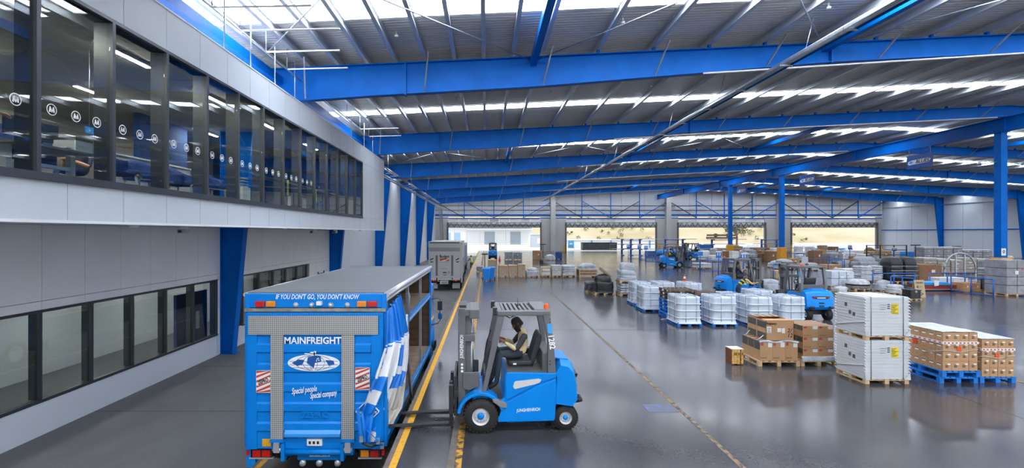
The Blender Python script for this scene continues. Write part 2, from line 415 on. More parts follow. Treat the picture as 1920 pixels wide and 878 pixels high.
for i, (xx, yy) in enumerate(((-7.6, 7.6), (-7.6, 10.2), (-7.6, 13.4), (-7.6, 17), (-7.6, 21), (-10.4, 6), (-10.4, 9.5), (-10.4, 13), (-10.4, 18))):
    t = thing('office_ceiling_light', f'slim linear light on the office ceiling, {["first","second","third","fourth","fifth","sixth","seventh","eighth","ninth"][i]} of the rows behind the glass', 'lamp', (xx, yy, 7.3), group='office ceiling lights')
    box('housing', -.07, .07, -.75, .75, -.05, 0, WHITE, t); box('diffuser', -.05, .05, -.72, .72, -.06, -.05, LAMP, t)

# ---- left columns (tapered, deep at the knee)
def tapered_column(name, x0, sgn, y, zb, label):
    t = thing(name, label, 'column', (0, 0, 0), kind='structure')
    zt = zr(x0) - .1; xi = lambda z: x0 + sgn * (.42 + .95 * (z - zb) / (zt - zb))
    MB().prism([(x0, zb), (xi(zb), zb), (xi(zt), zt), (x0, zt)], y - .012, y + .012).build('web', STEEL, t)
    MB().prism([(xi(zb), zb), (xi(zb) + sgn * .03, zb), (xi(zt) + sgn * .03, zt), (xi(zt), zt)], y - .16, y + .16).build('inner_flange', STEEL, t)
    box('outer_flange', min(x0, x0 + sgn * .025), max(x0, x0 + sgn * .025), y - .16, y + .16, zb, zt, STEEL, t)
    z = 4.6 if y > 40 else 2.2
    box('stiffener', min(x0, xi(z)), max(x0, xi(z)), y - .1, y + .1, z - .012, z + .012, STEEL, t)
    box('base_plate', x0 - .05 if sgn > 0 else x0 - .6, x0 + .6 if sgn > 0 else x0 + .05, y - .2, y + .2, zb - .02, zb + .02, STEEL, t)
    return t
ordn = ['first', 'second', 'third', 'fourth', 'fifth', 'sixth']
for i, y in enumerate(FR):
    tapered_column('column_left', WL, 1, y, LANE, f'{ordn[i]} tapered blue steel column along the left wall counting from the camera')
for i in (2, 3, 4, 5):
    tapered_column('column_right', WR, -1, FR[i], 0, f'tapered blue steel column on the right wall at the {ordn[i]} roof frame')

# ---- rafters
def depth(x):
    u = x if x <= RIDGE else 2 * RIDGE - x
    pts = [(-9.85, 1.3), (-4, 1.18), (1.7, 1.13), (7.7, .92), (12.8, .73), (33, .68)]
    for (a, da), (b, db) in zip(pts[:-1], pts[1:]):
        if u <= b: return da + (db - da) * (u - a) / (b - a)
    return .68
PURL = [2.1 - 1.1 * k for k in range(1, 12)][::-1] + [2.1 + 2.07 * k for k in range(15)]
PURR = [2 * RIDGE - x for x in PURL if x < 31.5]
BRACE_X = [2.1 - 4.4 * k for k in range(2, -1, -1)] + [2.1 + 2.07 * k for k in (2, 4, 6, 8, 10, 12, 14)]
def rafter(y, side, label):
    t = thing('rafter', label, 'beam', kind='structure')
    xs = [-9.0, -4, 1.7, 7.7, 12.8, 22, 32.8] if side == 'left' else [32.8, 43, 52.8, 57.9, 63.9, 69.6, 75.0]
    top = [(x, zr(x)) for x in xs]; bot = [(x, zr(x) - depth(x)) for x in xs]
    w = MB()
    for (a, za), (b, zb2), (c, zc), (d_, zd) in zip(top[:-1], top[1:], bot[:-1], bot[1:]):
        w.prism([(a, za), (b, zb2), (d_, zd), (c, zc)], y - .01, y + .01)
    w.build('web', STEEL, t)
    for nm, pts, s in (('top_flange', top, -1), ('bottom_flange', bot, 1)):
        f = MB()
        for (a, za), (b, zb2) in zip(pts[:-1], pts[1:]): f.prism([(a, za), (b, zb2), (b, zb2 + s * .03), (a, za + s * .03)], y - .15, y + .15)
        f.build(nm, STEEL, t)
    for xq in ((12.8, -3.0) if side == 'left' else (52.8, 62.0)):
        box('splice_plate', xq - .03, xq + .03, y - .16, y + .16, zr(xq) - depth(xq) - .04, zr(xq) + .02, STEEL, t)
    bx = BRACE_X if side == 'left' else [2 * RIDGE - x for x in BRACE_X if x < 31]
    for x in bx:
        MB().bar((x, y - .14, zr(x) - depth(x) + .06), (x + .25, y - .95, zr(x) + .08), .05, .05).build('fly_brace', GALV, t)
    if y < 60:
        for x in (PURL if side == 'left' else PURR):
            if 4 < x < 61: box('purlin_cleat', x - .05, x + .05, y - .06, y + .06, zr(x), zr(x) + .16, STEEL, t)
    if side == 'left':
        c = MB(); c.tube([(8, y - .2, zr(8) - depth(8) - .05), (20, y - .2, zr(20) - depth(20) - .05), (32, y - .2, zr(32) - depth(32) - .05)], .035, 6)
        c.build('conduit', WHITE, t)
    return t
for i, y in enumerate(FR):
    rafter(y, 'left', f'{ordn[i]} blue steel roof rafter from the camera on the office side')
    rafter(y, 'right', f'{ordn[i]} blue steel roof rafter from the camera beyond the ridge girder')

# ---- ridge girder with its posts and hanging signs
gz1 = zr(RIDGE) - .68 - .03; gz0 = gz1 - .88
g = thing('ridge_girder', 'long blue steel girder running the length of the ridge', 'girder', kind='structure')
MB().box(RIDGE - .012, RIDGE + .012, YF, YB, gz0, gz1).build('web', STEEL, g)
box('top_flange', RIDGE - .18, RIDGE + .18, YF, YB, gz1 - .035, gz1, STEEL, g); box('bottom_flange', RIDGE - .18, RIDGE + .18, YF, YB, gz0, gz0 + .035, STEEL, g)
for y in FR: box('stiffener', RIDGE - .15, RIDGE + .15, y - .02, y + .02, gz0, gz1, STEEL, g)
for i, d in enumerate((30.96, 53.9, 65.3)):
    t = thing('ridge_column', f'tall blue steel post with a yellow foot guard under the ridge girder, {ordn[i]} from the camera', 'column', (RIDGE, d, 0), kind='structure')
    MB().box(-.01, .01, -.2, .2, 0, gz0).build('web', STEEL, t)
    box('flange', -.2, .2, -.225, -.2, 0, gz0, STEEL, t); box('flange', -.2, .2, .2, .225, 0, gz0, STEEL, t)
    box('side_plate', -.2, -.175, -.2, .2, 0, gz0, STEEL, t)
    box('foot_guard', -.36, .36, -.36, .36, 0, 1.95, mat('guard_yellow', '#dc9a22', .6, col2='#a8792a', vscale=9, thresh=(.25, .5)), t, bevel=.04)
    box('cap_plate', -.3, .3, -.3, .3, gz0 - .03, gz0, STEEL, t)
    if i == 0:
        box('number_plate', -.2, .08, -.25, -.232, 2.1, 2.55, PAPER, t); letter('0', .3, (-.06, -.255, 2.33), LETK, t, bold=.006)
        for q in (-1, 1): MB().tube([(0, 0, 8.1), (q * .9, 0, 8.0), (q * 1.3, 0, 7.9)], .03, 6).tube([(q * 1.3, 0, 7.9), (q * 1.55, -.2, 8.0)], .08, 8).build('flood_lamp', GALV, t)
SIGNB = mat('sign_blue', '#0b3f86', .5)
for i, (d, w) in enumerate(((36.6, 2.2), (49.4, 2.4), (62.1, 2.2))):
    t = thing('hanging_sign', f'dark blue hanging team sign under the ridge girder, {ordn[i]} from the camera', 'sign', (RIDGE - .14, d, 8.95), group='hanging team signs')
    box('sign_board', -.02, .02, -w / 2, w / 2, -.52, .52, SIGNB, t)
    for q in (-w / 2 + .2, w / 2 - .2): MB().cyl((0, q, .52), (0, q, gz0 - 8.95), .012, n=6).build('hanger', GALV, t)
    plq = MB().prism([(y_ * w / 2.2, z_) for y_, z_ in ((1.0, -.12), (.95, .05), (.62, .14), (-.75, .16), (-.95, .1), (-.8, -.16), (.55, -.2), (.85, -.22))], -.028, -.02, 'x'); plq.build('logo_plate', mat('sign_silver', '#c9ced4', .4), t)
    letter('BLUES', .36, (-.032, -.25, -.02), LETK, t, rot=(R(90), 0, R(-90)), shear=.25, bold=.01, width=1.15)
    MB().prism([(.9, -.05), (.72, .08), (.5, 0), (.7, -.13)], -.036, -.028, 'x').build('logo_mark', mat('sign_cyan', '#1c7fc8', .4), t)

# ---- roof: sheets, skylights, purlins
ROOFM = mat('roof_sheet', '#d2d1ce', .5, .1, .05, .5)
SKYM = mat('skylight_sheet', '#f4f8ff', .6, emit='#f1f6ff', estr=SKYLIGHT)
ce = thing('ceiling', 'ribbed grey metal roof with white skylight strips', 'roof', kind='structure')
def sky_spans():
    s = [(-6.0, -4.4), (1.2, 2.8), (13.3, 15.2)]
    for y in FR[1:] + [YB]: s.append((y - 4.55, y - 3.55))
    return s
SK = sky_spans()
edges = [YF] + [e for s in SK for e in s] + [YB + .3]
def sheet(name, xa, xb, ya, yb_, m):
    y = ya; prof = []
    while y < yb_ - 1e-6:
        for dy, dz in ((0, 0), (.1, 0), (.12, .045), (.17, .045)):
            if y + dy < yb_: prof.append((y + dy, dz))
        y += .19
    prof.append((yb_, 0)); b = MB(); vs = []; k = len(prof)
    for x in (xa, xb): vs += [(x, p, zr(x) + .44 + q) for p, q in prof]
    b.add(vs, [(i, i + 1, k + i + 1, k + i) for i in range(k - 1)])
    return b.build(name, m, ce, fix=False)
for i in range(len(edges) - 1):
    skyl = i % 2 == 1
    for xa, xb in ((WL - .4, RIDGE), (RIDGE, WR + .4)):
        sheet('skylight' if skyl else 'roof_sheet', xa, xb, edges[i], edges[i + 1], SKYM if skyl else ROOFM)
        if skyl:                                          # small white trims where the clear sheet laps
            for e in edges[i:i + 2]:
                MB().prism([(xa, zr(xa) + .40), (xb, zr(xb) + .40), (xb, zr(xb) + .43), (xa, zr(xa) + .43)], e - .04, e + .04).build('skylight_trim', WHITE, ce)
def purlin(x):
    z = zr(x) + .14; b = MB()
    b.box(-.008, .008, YF, YB, 0, .28).box(-.07, .07, YF, YB, 0, .016).box(-.07, .07, YF, YB, .264, .28)
    b.box(-.07, -.058, YF, YB, .016, .06).box(.058, .07, YF, YB, .016, .05)
    return b.build('purlin', mat('purlin_zinc', '#c9ced4', .35, .35, .08, 2.), ce, (x, 0, z), fix=False)
p0 = purlin(PURL[0])
for x in PURL[1:] + PURR:
    c = p0.copy(); COL.objects.link(c); c.location = (x, 0, zr(x) + .14)
for x in (1.75, 12.6, 23.5, 43.5, 54):
    for a, b_ in ((5.6, 18.1), (30.6, 43.1), (68.1, 80.6)):
        box('tie_beam', x - .11, x + .11, a, b_, zr(x) - .32, zr(x) - .05, STEEL, ce)
for a, b_ in ((5.6, 18.1), (30.6, 43.1)):
    for x0, x1 in ((-9, 1.75), (1.75, 12.6), (12.6, 23.5)):
        for q0, q1 in ((x0, x1), (x1, x0)):
            MB().cyl((q0, a, zr(q0) - .15), (q1, b_, zr(q1) - .15), .022, n=6).build('brace_rod', GALV, ce)
for i, (x, y) in enumerate(((-3.0, 16.2), (4.5, 16), (-1.5, 24.3), (3.2, 23.8), (11, 15.6), (8, 23.5), (16, 24.5), (-4.5, 23.5), (21, 21))):
    MB().lathe([(0, -.09), (.06, -.08), (.075, -.03), (.03, 0), (.02, .12)], 10, (x, y, zr(x) + .3)).build('smoke_detector', WHITE, ce)

# ---- services
t = thing('cable_tray', 'long bright conduit bundle running down the roof towards the far wall', 'conduit')
cx, cz = 10.5, 9.5
for q, rr in ((-.12, .05), (.02, .035), (.13, .05)): MB().cyl((cx + q, YF, cz), (cx + q, 90, cz), rr, n=8).build('conduit', GALV, t)
box('tray_rail', cx - .2, cx - .18, YF, 90, cz - .1, cz - .02, GALV, t); box('tray_rail', cx + .18, cx + .2, YF, 90, cz - .1, cz - .02, STEEL, t)
for y in range(-10, 90, 3): box('tray_hanger', cx - .22, cx + .22, y, y + .05, cz - .12, cz - .06, GALV, t)
for y in range(-8, 90, 6): MB().cyl((cx, y, cz), (cx + .3, y, zr(cx) + .2), .015, n=5).build('drop_rod', GALV, t)
t = thing('wall_cable_ladder', 'cable ladder with pipes along the top of the left wall', 'conduit')
for q, z in ((-8.0, 8.55), (-7.7, 8.5), (-8.2, 8.0), (-7.8, 7.95)):
    MB().tube([(q, 31, z), (q, 84, z), (q - .5, 88, z - .3), (q - .5, 90, z - .8), (q - .5, 92, 3), (q - .5, 92, LANE)], .06, 6).build('pipe', GALV, t)
for y in range(32, 86, 2): box('ladder_rung', -8.3, -7.6, y, y + .06, 8.42, 8.48, GALV, t)
for y in range(33, 84, 6): MB().cyl((-7.9, y, 8.4), (-7.9, y, zr(-7.9) + .2), .02, n=5).build('drop_rod', GALV, t)
t = thing('sprinkler_pipes', 'thin silver sprinkler pipework hanging above the office roof', 'pipework')
MB().tube([(-6.9, 4, 9.2), (-6.9, 30, 9.2)], .03, 6).build('pipe', GALV, t)
for y, x1 in ((12.2, -4.4), (13.6, -4.1), (15.2, -4.6), (16.8, -4.8), (24, -4.6), (26.5, -4.8), (28.5, -5)):
    MB().tube([(-6.9, y, 9.2), (x1, y, 9.25)], .025, 6).build('branch_pipe', WHITE, t)
    MB().tube([(-6.9, y, 9.2), (-6.9, y, 9.9)], .015, 5).build('drop_rod', GALV, t); MB().tube([(-6.75, y + .3, 8.12), (-6.75, y + .3, 9.6)], .018, 5).build('drop_rod', GALV, t)
t = thing('blue_eave_beam', 'blue steel eave beam above the office roof', 'beam', kind='structure')
MB().box(-7.9, -7.6, YF, 36, 9.05, 9.35).build('beam', STEEL, t)
for i, (y, lab) in enumerate(((11.9, 'first'), (19.6, 'second'), (22.5, 'third'))):     # cameras / lamps under the office
    t = thing('security_camera', f'small security camera under the office overhang, {lab} from the front', 'camera', (XB - .5 - .4 * (i == 0), y, ZB - .04))
    box('mount', -.06, .06, -.06, .06, -.06, 0, WHITE, t); box('body', -.07, .07, -.18, .1, -.16, -.06, GALV, t); box('lens', -.04, .04, -.2, -.18, -.14, -.08, BLKP, t)
for i, y in enumerate((9.3, 16.2, 26)):
    t = thing('soffit_lamp', f'small round lamp on the office underside, {["near","middle","far"][i]} one', 'lamp', (XB - .25, y, ZB - .04))
    MB().lathe([(0, -.05), (.06, -.045), (.09, -.01), (.09, 0)], 12).build('dome', WHITE, t)

# ---- back wall with four openings
wb = thing('wall_back', 'far end wall of pale panels above four wide openings', 'wall', kind='structure')
DOORS = [(-7.27, 10.3), (15.35, 32.4), (36.8, 53.3), (58.5, 74.7)]
ZD, ZH = 4.55, 5.55
BWP = mat('back_wall_sheet', '#b9bec5', .6, 0, .03, .4); BWC = mat('back_wall_concrete', '#b3b3b1', .7, 0, .04, .5)
cols = [-9.85, 12.7, 34.7, 56.0, 75.8]
for a, b_ in zip(cols[:-1], cols[1:]):
    n = 5
    for k in range(n):
        x0, x1 = a + (b_ - a) * k / n, a + (b_ - a) * (k + 1) / n; xm = (x0 + x1) / 2; zt = zr(xm) + .5
        for z0, z1 in ((6.75, 7.9), (7.9, 8.75), (8.75, zt)): box('wall_panel', x0 + .03, x1 - .03, YB, YB + .1, z0 + .02, z1 - .02, BWP, wb)
piers = [(WL, DOORS[0][0])] + [(DOORS[i][1], DOORS[i + 1][0]) for i in range(3)] + [(DOORS[3][1], WR)]
for i, (a, b_) in enumerate(piers):
    n = max(1, round((b_ - a) / 2.5))
    for k in range(n): box('pier_panel', a + (b_ - a) * k / n + .03, a + (b_ - a) * (k + 1) / n - .03, YB - .1, YB + .3, 0 if i else LANE, 6.7, BWC, wb)
box('backing', WL, WR, YB + .1, YB + .2, 6.7, 11.9, mat('joint_grey', '#84888c', .8), wb)
for z, hh, m in ((7.0, .22, STEEL), (6.6, .1, WHITE), (7.9, .06, DARKM), (8.75, .06, DARKM), (6.35, .12, STEEL)):
    box('girt', WL, WR, YB - .12, YB - .02, z - hh / 2, z + hh / 2, m, wb)
for i, x in enumerate(cols[1:-1]): box('wall_column', x - .45, x + .45, YB - .9, YB - .1, 0, zr(x), BWC, wb)
for j in range(4):
    a, b_ = cols[j], cols[j + 1]; n = 4
    for k in range(1, n):
        x = a + (b_ - a) * k / n; MB().bar((x, YB - .6, 6.35), (x, YB - .6, zr(x)), .14, .14).build('truss_post', STEEL, wb)
    for k in range(n):
        x0, x1 = a + (b_ - a) * k / n, a + (b_ - a) * (k + 1) / n
        p, q = ((x0, 9.6), (x1, 6.4)) if k < 2 else ((x0, 6.4), (x1, 9.6))
        MB().bar((p[0], YB - .6, min(p[1], zr(p[0]))), (q[0], YB - .6, min(q[1], zr(q[0]))), .16, .12).build('truss_brace', STEEL if k % 2 else DARKM, wb)
for i, (a, b_) in enumerate(DOORS):
    t = thing(f'door_{i + 2}', f'wide open freight doorway with a lattice header, {ordn[i]} from the left in the far wall', 'door', kind='structure')
    box('jamb', a - .25, a, YB - .3, YB + .1, 0, ZH, GREYM, t); box('jamb', b_, b_ + .25, YB - .3, YB + .1, 0, ZH, GREYM, t)
    n = 9
    for k in range(n): 
        for z0, z1 in ((ZH + .02, 5.95), (5.97, 6.3)): box('header_panel', a + (b_ - a) * k / n + .03, a + (b_ - a) * (k + 1) / n - .03, YB, YB + .1, z0, z1, WALLW, t)
    for z in (ZD + .06, ZH - .08): MB().bar((a, YB - .35, z), (b_, YB - .35, z), .16, .12).build('header_chord', GREYM, t)
    la = MB(); m_ = 16
    for k in range(m_):
        x0, x1, xm = a + (b_ - a) * k / m_, a + (b_ - a) * (k + 1) / m_, a + (b_ - a) * (k + .5) / m_
        la.bar((x0, YB - .35, ZD + .06), (xm, YB - .35, ZH - .08), .1, .1).bar((xm, YB - .35, ZH - .08), (x1, YB - .35, ZD + .06), .1, .1)
    la.build('header_lattice', GREYM, t)
    box('header_curtain', a, b_, YB - .02, YB + .02, ZD + .1, ZH, mat('curtain_white', '#dfe3e6', .7), t)
    for x in (a - .5, b_ + .5):
        if i: MB().box(x - .12, x + .12, YB - .9, YB - .66, 0, 1.2).build('door_bollard', YELL, t)
# ---- right wall
wr = thing('wall_right', 'pale blue white panelled wall on the far right', 'wall', kind='structure')
y = 40.0
while y < YB:
    e = min(y + 3.1, YB)
    box('wall_panel', WR, WR + .12, y + .02, e - .02, 0, 9.6, mat('right_wall_panel', '#d2d9e4', .6, 0, .03, .4), wr); y += 3.1
box('backing', WR + .12, WR + .2, 40, YB, 0, 9.9, BWP, wr)
box('girt', WR - .12, WR, 30, YB, 4.0, 4.15, STEEL, wr); box('girt', WR - .12, WR, 30, YB, 8.2, 8.3, GALV, wr)
# ================================================================== trucks
ALU = checker('checker_plate', '#bcbcb9', '#7f7f7d', 42, .45, .3)
TARP = mat('roof_tarp', '#4c5157', .5, 0, .12, 1.2, bump=.15, bscale=6)
SILV = mat('silver_rail', '#b4b8bc', .35, .5)
PLYW = mat('brown_ply', '#5a4433', .75, 0, .35, 3., stretch=(1, 1, 3))
DECKW = mat('deck_ply', '#7d6a58', .8, 0, .25, 3.)
CURB, CURW, CURG = mat('curtain_blue', '#0f78d4', .4, bump=.2, bscale=5), mat('curtain_white_pvc', '#dfe2e5', .4, 0, .06, 4.), mat('curtain_dirty', '#b7b2a8', .55, 0, .2, 5.)
def wheel_parts(t, x, y, z, r, w, side, rim=SILV, hub=None):
    """one road wheel: tyre > rim > hub; axle along x, outer face towards side*x"""
    ty = MB(); a, b = x - w / 2, x + w / 2
    ty.lathe([(r * .55, a), (r * .9, a), (r, a + w * .15), (r, b - w * .15), (r * .9, b), (r * .55, b), (r * .55, a)], 24, (0, y, z), 'x')
    to = ty.build('tyre', BLACK, t)
    f = b if side > 0 else a; s = side
    MB().lathe([(0, f - s * .06), (r * .3, f - s * .05), (r * .45, f - s * .02), (r * .56, f - s * .0), (r * .56, f - s * .1), (0, f - s * .1)], 20, (0, y, z), 'x').build('rim', rim, to)
    return to
def chassis(t, w, L, wheels, z0, r=.47):
    c = MB(); c.box(-.42, -.34, .3, L + 1.4, r - .05, r + .2).box(.34, .42, .3, L + 1.4, r - .05, r + .2)
    for y in (.8, 2.4, 4, 5.6): c.box(-.42, .42, y, y + .1, r, r + .15)
    c.build('chassis', DARKM, t)
    for y, dual in wheels:
        for s in (-1, 1): wheel_parts(t, s * (w / 2 - .2), y, r, r, .5 if dual else .28, s)
        MB().cyl((-w / 2 + .3, y, r), (w / 2 - .3, y, r), .08, n=8).build('axle', DARKM, t)
def cab(t, w, L, m, zt):
    b = MB(); y0, y1 = L + .12, L + 1.95
    b.prism([(y0, .55), (y1, .55), (y1 + .05, 1.5), (y1 - .25, zt), (y0, zt)], -w / 2 + .05, w / 2 - .05, 'x'); b.build('cab', m, t, bevel=.06)
    for s in (-1, 1): box('cab_window', s * (w / 2 - .045) - .01, s * (w / 2 - .045) + .01, y0 + .5, y1 - .35, 1.55, zt - .25, GLASSD, t)
    box('windscreen', -w / 2 + .2, w / 2 - .2, y1 - .06, y1 + .0, 1.6, zt - .3, GLASSD, t)
    box('bumper', -w / 2, w / 2, y1 - .1, y1 + .12, .35, .7, DARKM, t)

T = thing('curtain_truck', 'blue curtain sided freight truck with raised tail lift parked in the lane', 'truck', (-2.98, 8.5, LANE))
L = 6.66
chassis(T, 2.45, L, ((2.2, 1), (7.6, 0)), .95, .46)
cab(T, 2.4, L, TRUCKB, 2.75)
box('deck', -1.2, 1.2, .1, L, .82, .95, DECKW, T)
box('side_rail', 1.19, 1.235, .1, L, .78, .97, TRUCKB, T); box('side_rail', 1.236, 1.245, .1, L, .9, .945, SILV, T)
box('mid_deck', -1.2, 1.2, 2.5, L, 2.52, 2.6, DECKW, T); box('mid_deck_rail', 1.19, 1.235, 2.5, L, 2.46, 2.62, TRUCKB, T); box('mid_deck_rail', 1.236, 1.243, 2.5, L, 2.5, 2.54, SILV, T)
box('bulkhead', -1.22, 1.2, L, L + .06, .8, 3.36, PLYW, T); box('corner_post', 1.2, 1.25, L - .05, L + .08, .5, 3.36, TRUCKB, T)
box('far_side_wall', -1.24, -1.2, .1, L, .8, 3.36, PLYW, T)
box('far_side_curtain', -1.25, -1.24, .1, L, .75, 3.3, CURB, T)
box('roof_tarp', -1.22, 1.2, .02, L + .06, 3.40, 3.44, TARP, T, bevel=.015)
rr = MB().tube([(1.235, -.02, 3.40), (1.235, L + .05, 3.40)], .055, 8).tube([(1.22, 0, 3.31), (1.22, L, 3.31)], .035, 6); rr.build('roof_rail', SILV, T)
MB().tube([(-1.235, -.02, 3.40), (-1.235, L + .05, 3.40)], .04, 8).build('roof_rail', SILV, T)
for y in (2.45, 4.6): box('side_post', 1.16, 1.22, y, y + .07, .85, 3.35, GALV, T)
MB().tube([(1.3, 1.75, 2.75), (1.33, 1.5, 2.35), (1.36, 1.95, .95)], .035, 8).build('curtain_pole', GALV, T)
MB().tube([(1.2, 2.45, 3.2), (1.22, 2.55, 3.05), (1.22, 2.5, 2.6)], .03, 6).build('curtain_pole', GALV, T)
# rear frame
hd = MB(); hd.box(-1.225, 1.225, -.02, .12, 3.17, 3.42); hd.box(-1.235, -1.15, -.04, .1, 3.1, 3.42).box(1.15, 1.235, -.04, .1, 3.1, 3.42)
hd.build('rear_header', TRUCKB, T, bevel=.012)
box('header_lip', -1.23, 1.23, -.06, .06, 3.11, 3.165, mat('weathered_alloy', '#8f8b82', .6, .3, .3, 9.), T)
for s in (-1, 1): box('rear_post', s * 1.2 - .04, s * 1.2 + .04, -.02, .12, .75, 3.1, TRUCKB, T)
MB().box(-1.245, -1.225, .0, .1, .75, 3.1).build('seal_strip', BLACK, T)
letter("IF YOU DON'T GO, YOU DON'T KNOW", .12, (.02, -.024, 3.36), LETW, T, shear=.25, width=1.46, bold=.0015)
for x, m in ((-1.05, RED), (-.86, AMBER), (.725, AMBER), (.91, RED)):
    o = box('header_lamp', x, x + .165, -.06, -.02, 3.19, 3.29, m, T, bevel=.012)
    box('lamp_reflector', x + .03, x + .135, -.066, -.06, 3.205, 3.275, m, o)
for x in (-.35, -.07, .26, .55): MB().lathe([(0, -.07), (.03, -.065), (.045, -.03), (.05, -.02)], 10, (x, 0, 3.22), 'y').build('header_button', SILV, T)
box('reverse_camera', .03, .12, -.1, -.02, 3.22, 3.29, WHITE, T, bevel=.01)
# tail lift platform folded up
tl = box('tail_lift_platform', -1.175, 1.19, -.09, -.03, .735, 3.095, TRUCKB, T, bevel=.008)
fr = MB()
for s in (-1, 1): fr.box(s * 1.08 - .09, s * 1.08 + .09, -.11, -.09, .74, 2.72)
fr.box(-1.17, 1.18, -.115, -.09, 3.05, 3.09); fr.build('platform_frame', TRUCKB, tl)
for z in (2.56, 2.22, 1.88, 1.54, 1.2):
    for a, b_ in ((-.525, .485), (-.99, -.74), (.70, .98)):
        MB().prism([(-.09, z - .17), (-.115, z - .14), (-.115, z - .02), (-.09, z + .01)], a, b_, 'x').build('stiffening_rib', TRUCKB, tl)
MB().prism([(-.09, 1.1), (-.16, 1.02), (-.16, .97), (-.1, .92), (-.09, .92)], -.5, .46, 'x').build('stiffening_rib', mat('truck_blue_lit', '#2f8fe0', .35), tl)  # lighter blue paints in the light caught by the sloped ledge
box('tread_band', -1.132, 1.111, -.13, -.115, 2.723, 3.05, ALU, tl, bevel=.004)
for a, b_ in ((-.74, -.525), (.485, .70)):
    box('tread_strip', a, b_, -.14, -.115, .92, 2.72, ALU, tl); box('strip_foot', a - .01, b_ + .01, -.15, -.09, .87, .92, TRUCKB, tl)
letter('MAINFREIGHT', .165, (-.02, -.122, 2.615), LETW, tl, bold=.0035, width=.98)
# globe emblem
ge = MB(); n = 40
ge.prism([(.45 * math.cos(2 * math.pi * i / n), .145 * math.sin(2 * math.pi * i / n)) for i in range(n)], -.004, 0); go = ge.build('globe_emblem', LETW, tl, (-.0, -.119, 2.235))
gi = MB()
for k in (-.75, -.45, -.15, .15, .45, .75):
    gi.tube([(k * .42 * math.cos(a), -.005, .13 * math.sin(a)) for a in [R(-80 + 20 * i) for i in range(9)]], .004, 4)
for zz in (-.08, -.03, .03): gi.tube([(-.43 * math.sqrt(1 - (zz / .145) ** 2), -.005, zz), (0, -.005, zz - .012), (.43 * math.sqrt(1 - (zz / .145) ** 2), -.005, zz)], .004, 4)
gi.prism([(-.1, .1), (-.12, .0), (.0, -.09), (.02, .0), (.13, .02), (.12, .12), (.02, .13)], -.008, -.004)
gi.prism([(-.38, .0), (-.26, .06), (-.16, .05), (-.2, -.03), (-.28, -.05)], -.007, -.003); gi.prism([(.2, .05), (.34, .04), (.36, -.02), (.26, -.05)], -.007, -.003)
gi.build('globe_map', mat('emblem_blue', '#0d4f96', .5), go)
cr = MB().box(-.16, .04, -.006, 0, .15, .165).box(-.06, .02, -.006, 0, .13, .19).box(0, .04, -.006, 0, .1, .2); cr.build('emblem_crane', LETW, go)
for x, z in ((.06, .07), (.09, .05), (.05, .04), (.08, .08)): MB().prism([(x - .012, z - .01), (x + .012, z - .01), (x, z + .014)], -.012, -.008).build('emblem_star', LETW, go)
letter('Special people', .15, (-.17, -.121, 1.765), LETW, tl, rot=(R(90), R(-7), 0), shear=.4, width=.44, bold=.001)
letter('Special company', .15, (.16, -.121, 1.69), LETW, tl, rot=(R(90), R(-7), 0), shear=.4, width=.47, bold=.001)
letter('ZEPRO', .14, (.02, -.117, 1.33), TRUCKB, tl, bold=.006, width=.5)
REDS = mat('sticker_red', '#b5402c', .5)
for x0, z0 in ((-.995, 1.72), (.715, 1.77)):
    st = box('warning_sticker', x0, x0 + .25, -.124, -.118, z0, z0 + .385, PAPER, tl)
    for i in range(-1, 6):
        z = z0 + i * .085
        poly = [(x0 + .005, z), (x0 + .245, z + .1), (x0 + .245, z + .14), (x0 + .005, z + .04)]
        poly = [(px_, min(max(pz, z0 + .005), z0 + .38)) for px_, pz in poly]
        MB().prism(poly, -.127, -.124).build('sticker_stripe', REDS, st)
    MB().prism([(x0 + .02, z0 + .12), (x0 + .23, z0 + .2), (x0 + .23, z0 + .275), (x0 + .02, z0 + .195)], -.129, -.127).build('sticker_band', PAPER, st)
    letter('ZEPRO', .09, (x0 + .125, -.131, z0 + .197), LETK, st, rot=(R(90), R(-21), 0), bold=.003, width=.19)
box('yellow_label', -.9, -.75, -.1, -.09, .78, .91, YELL, tl); box('load_plate', -.12, .14, -.118, -.09, .8, .915, PAPER, tl)
for i in range(3): box('load_plate_print', -.09 + .07 * i, -.05 + .07 * i, -.121, -.118, .83, .88, LETK, tl)
for s, x in ((-1, -.63), (1, .595)):
    h = MB().box(x - .05, x + .05, -.17, -.1, .7, .87).cyl((x - .07, -.13, .74), (x + .07, -.13, .74), .035, n=8); h.build('hinge', SILV, tl)
    MB().tube([(x, -.1, .8), (x + .14 * -s, -.02, .62), (x + .18 * -s, .3, .5)], .045, 6).box(x + .1 * -s - .03, x + .1 * -s + .03, -.15, 0, .55, .85).build('lift_arm', TRUCKB, T)
    MB().tube([(x, .0, .7), (x + .1 * s, .1, .56), (x, .3, .42)], .06, 6).build('hose_bundle', BLACK, T)
MB().cyl((-.52, -.08, .68), (.68, -.08, .68), .055, n=10).build('lift_tube', TRUCKB, T)
for s in (-1, 1):
    c = MB().box(min(s * .76, s * 1.13), max(s * .76, s * 1.13), -.03, .05, .56, .70); lb = c.build('lamp_box', BLKP, T)
    for k in (0, 1): box('tail_lamp', min(s * (.79 + .17 * k), s * (.93 + .17 * k)), max(s * (.79 + .17 * k), s * (.93 + .17 * k)), -.045, -.03, .575, .69, RED if k == (1 if s > 0 else 0) or s < 0 else AMBER, lb)
    box('side_marker', s * 1.18 - .025, s * 1.18 + .025, -.04, .02, .6, .69, RED, T)
    box('lamp_bracket', min(s * .74, s * 1.16), max(s * .74, s * 1.16), -.04, .0, .535, .56, SILV, T)
MB().prism([(-1.22, .74), (-1.09, .74), (-1.05, .5), (-1.05, .46), (-1.13, .39), (-1.2, .39)], -.03, .06).build('corner_leg', TRUCKB, T)
box('plate_panel', -.33, .42, .0, .03, .5, .7, TRUCKB, T)
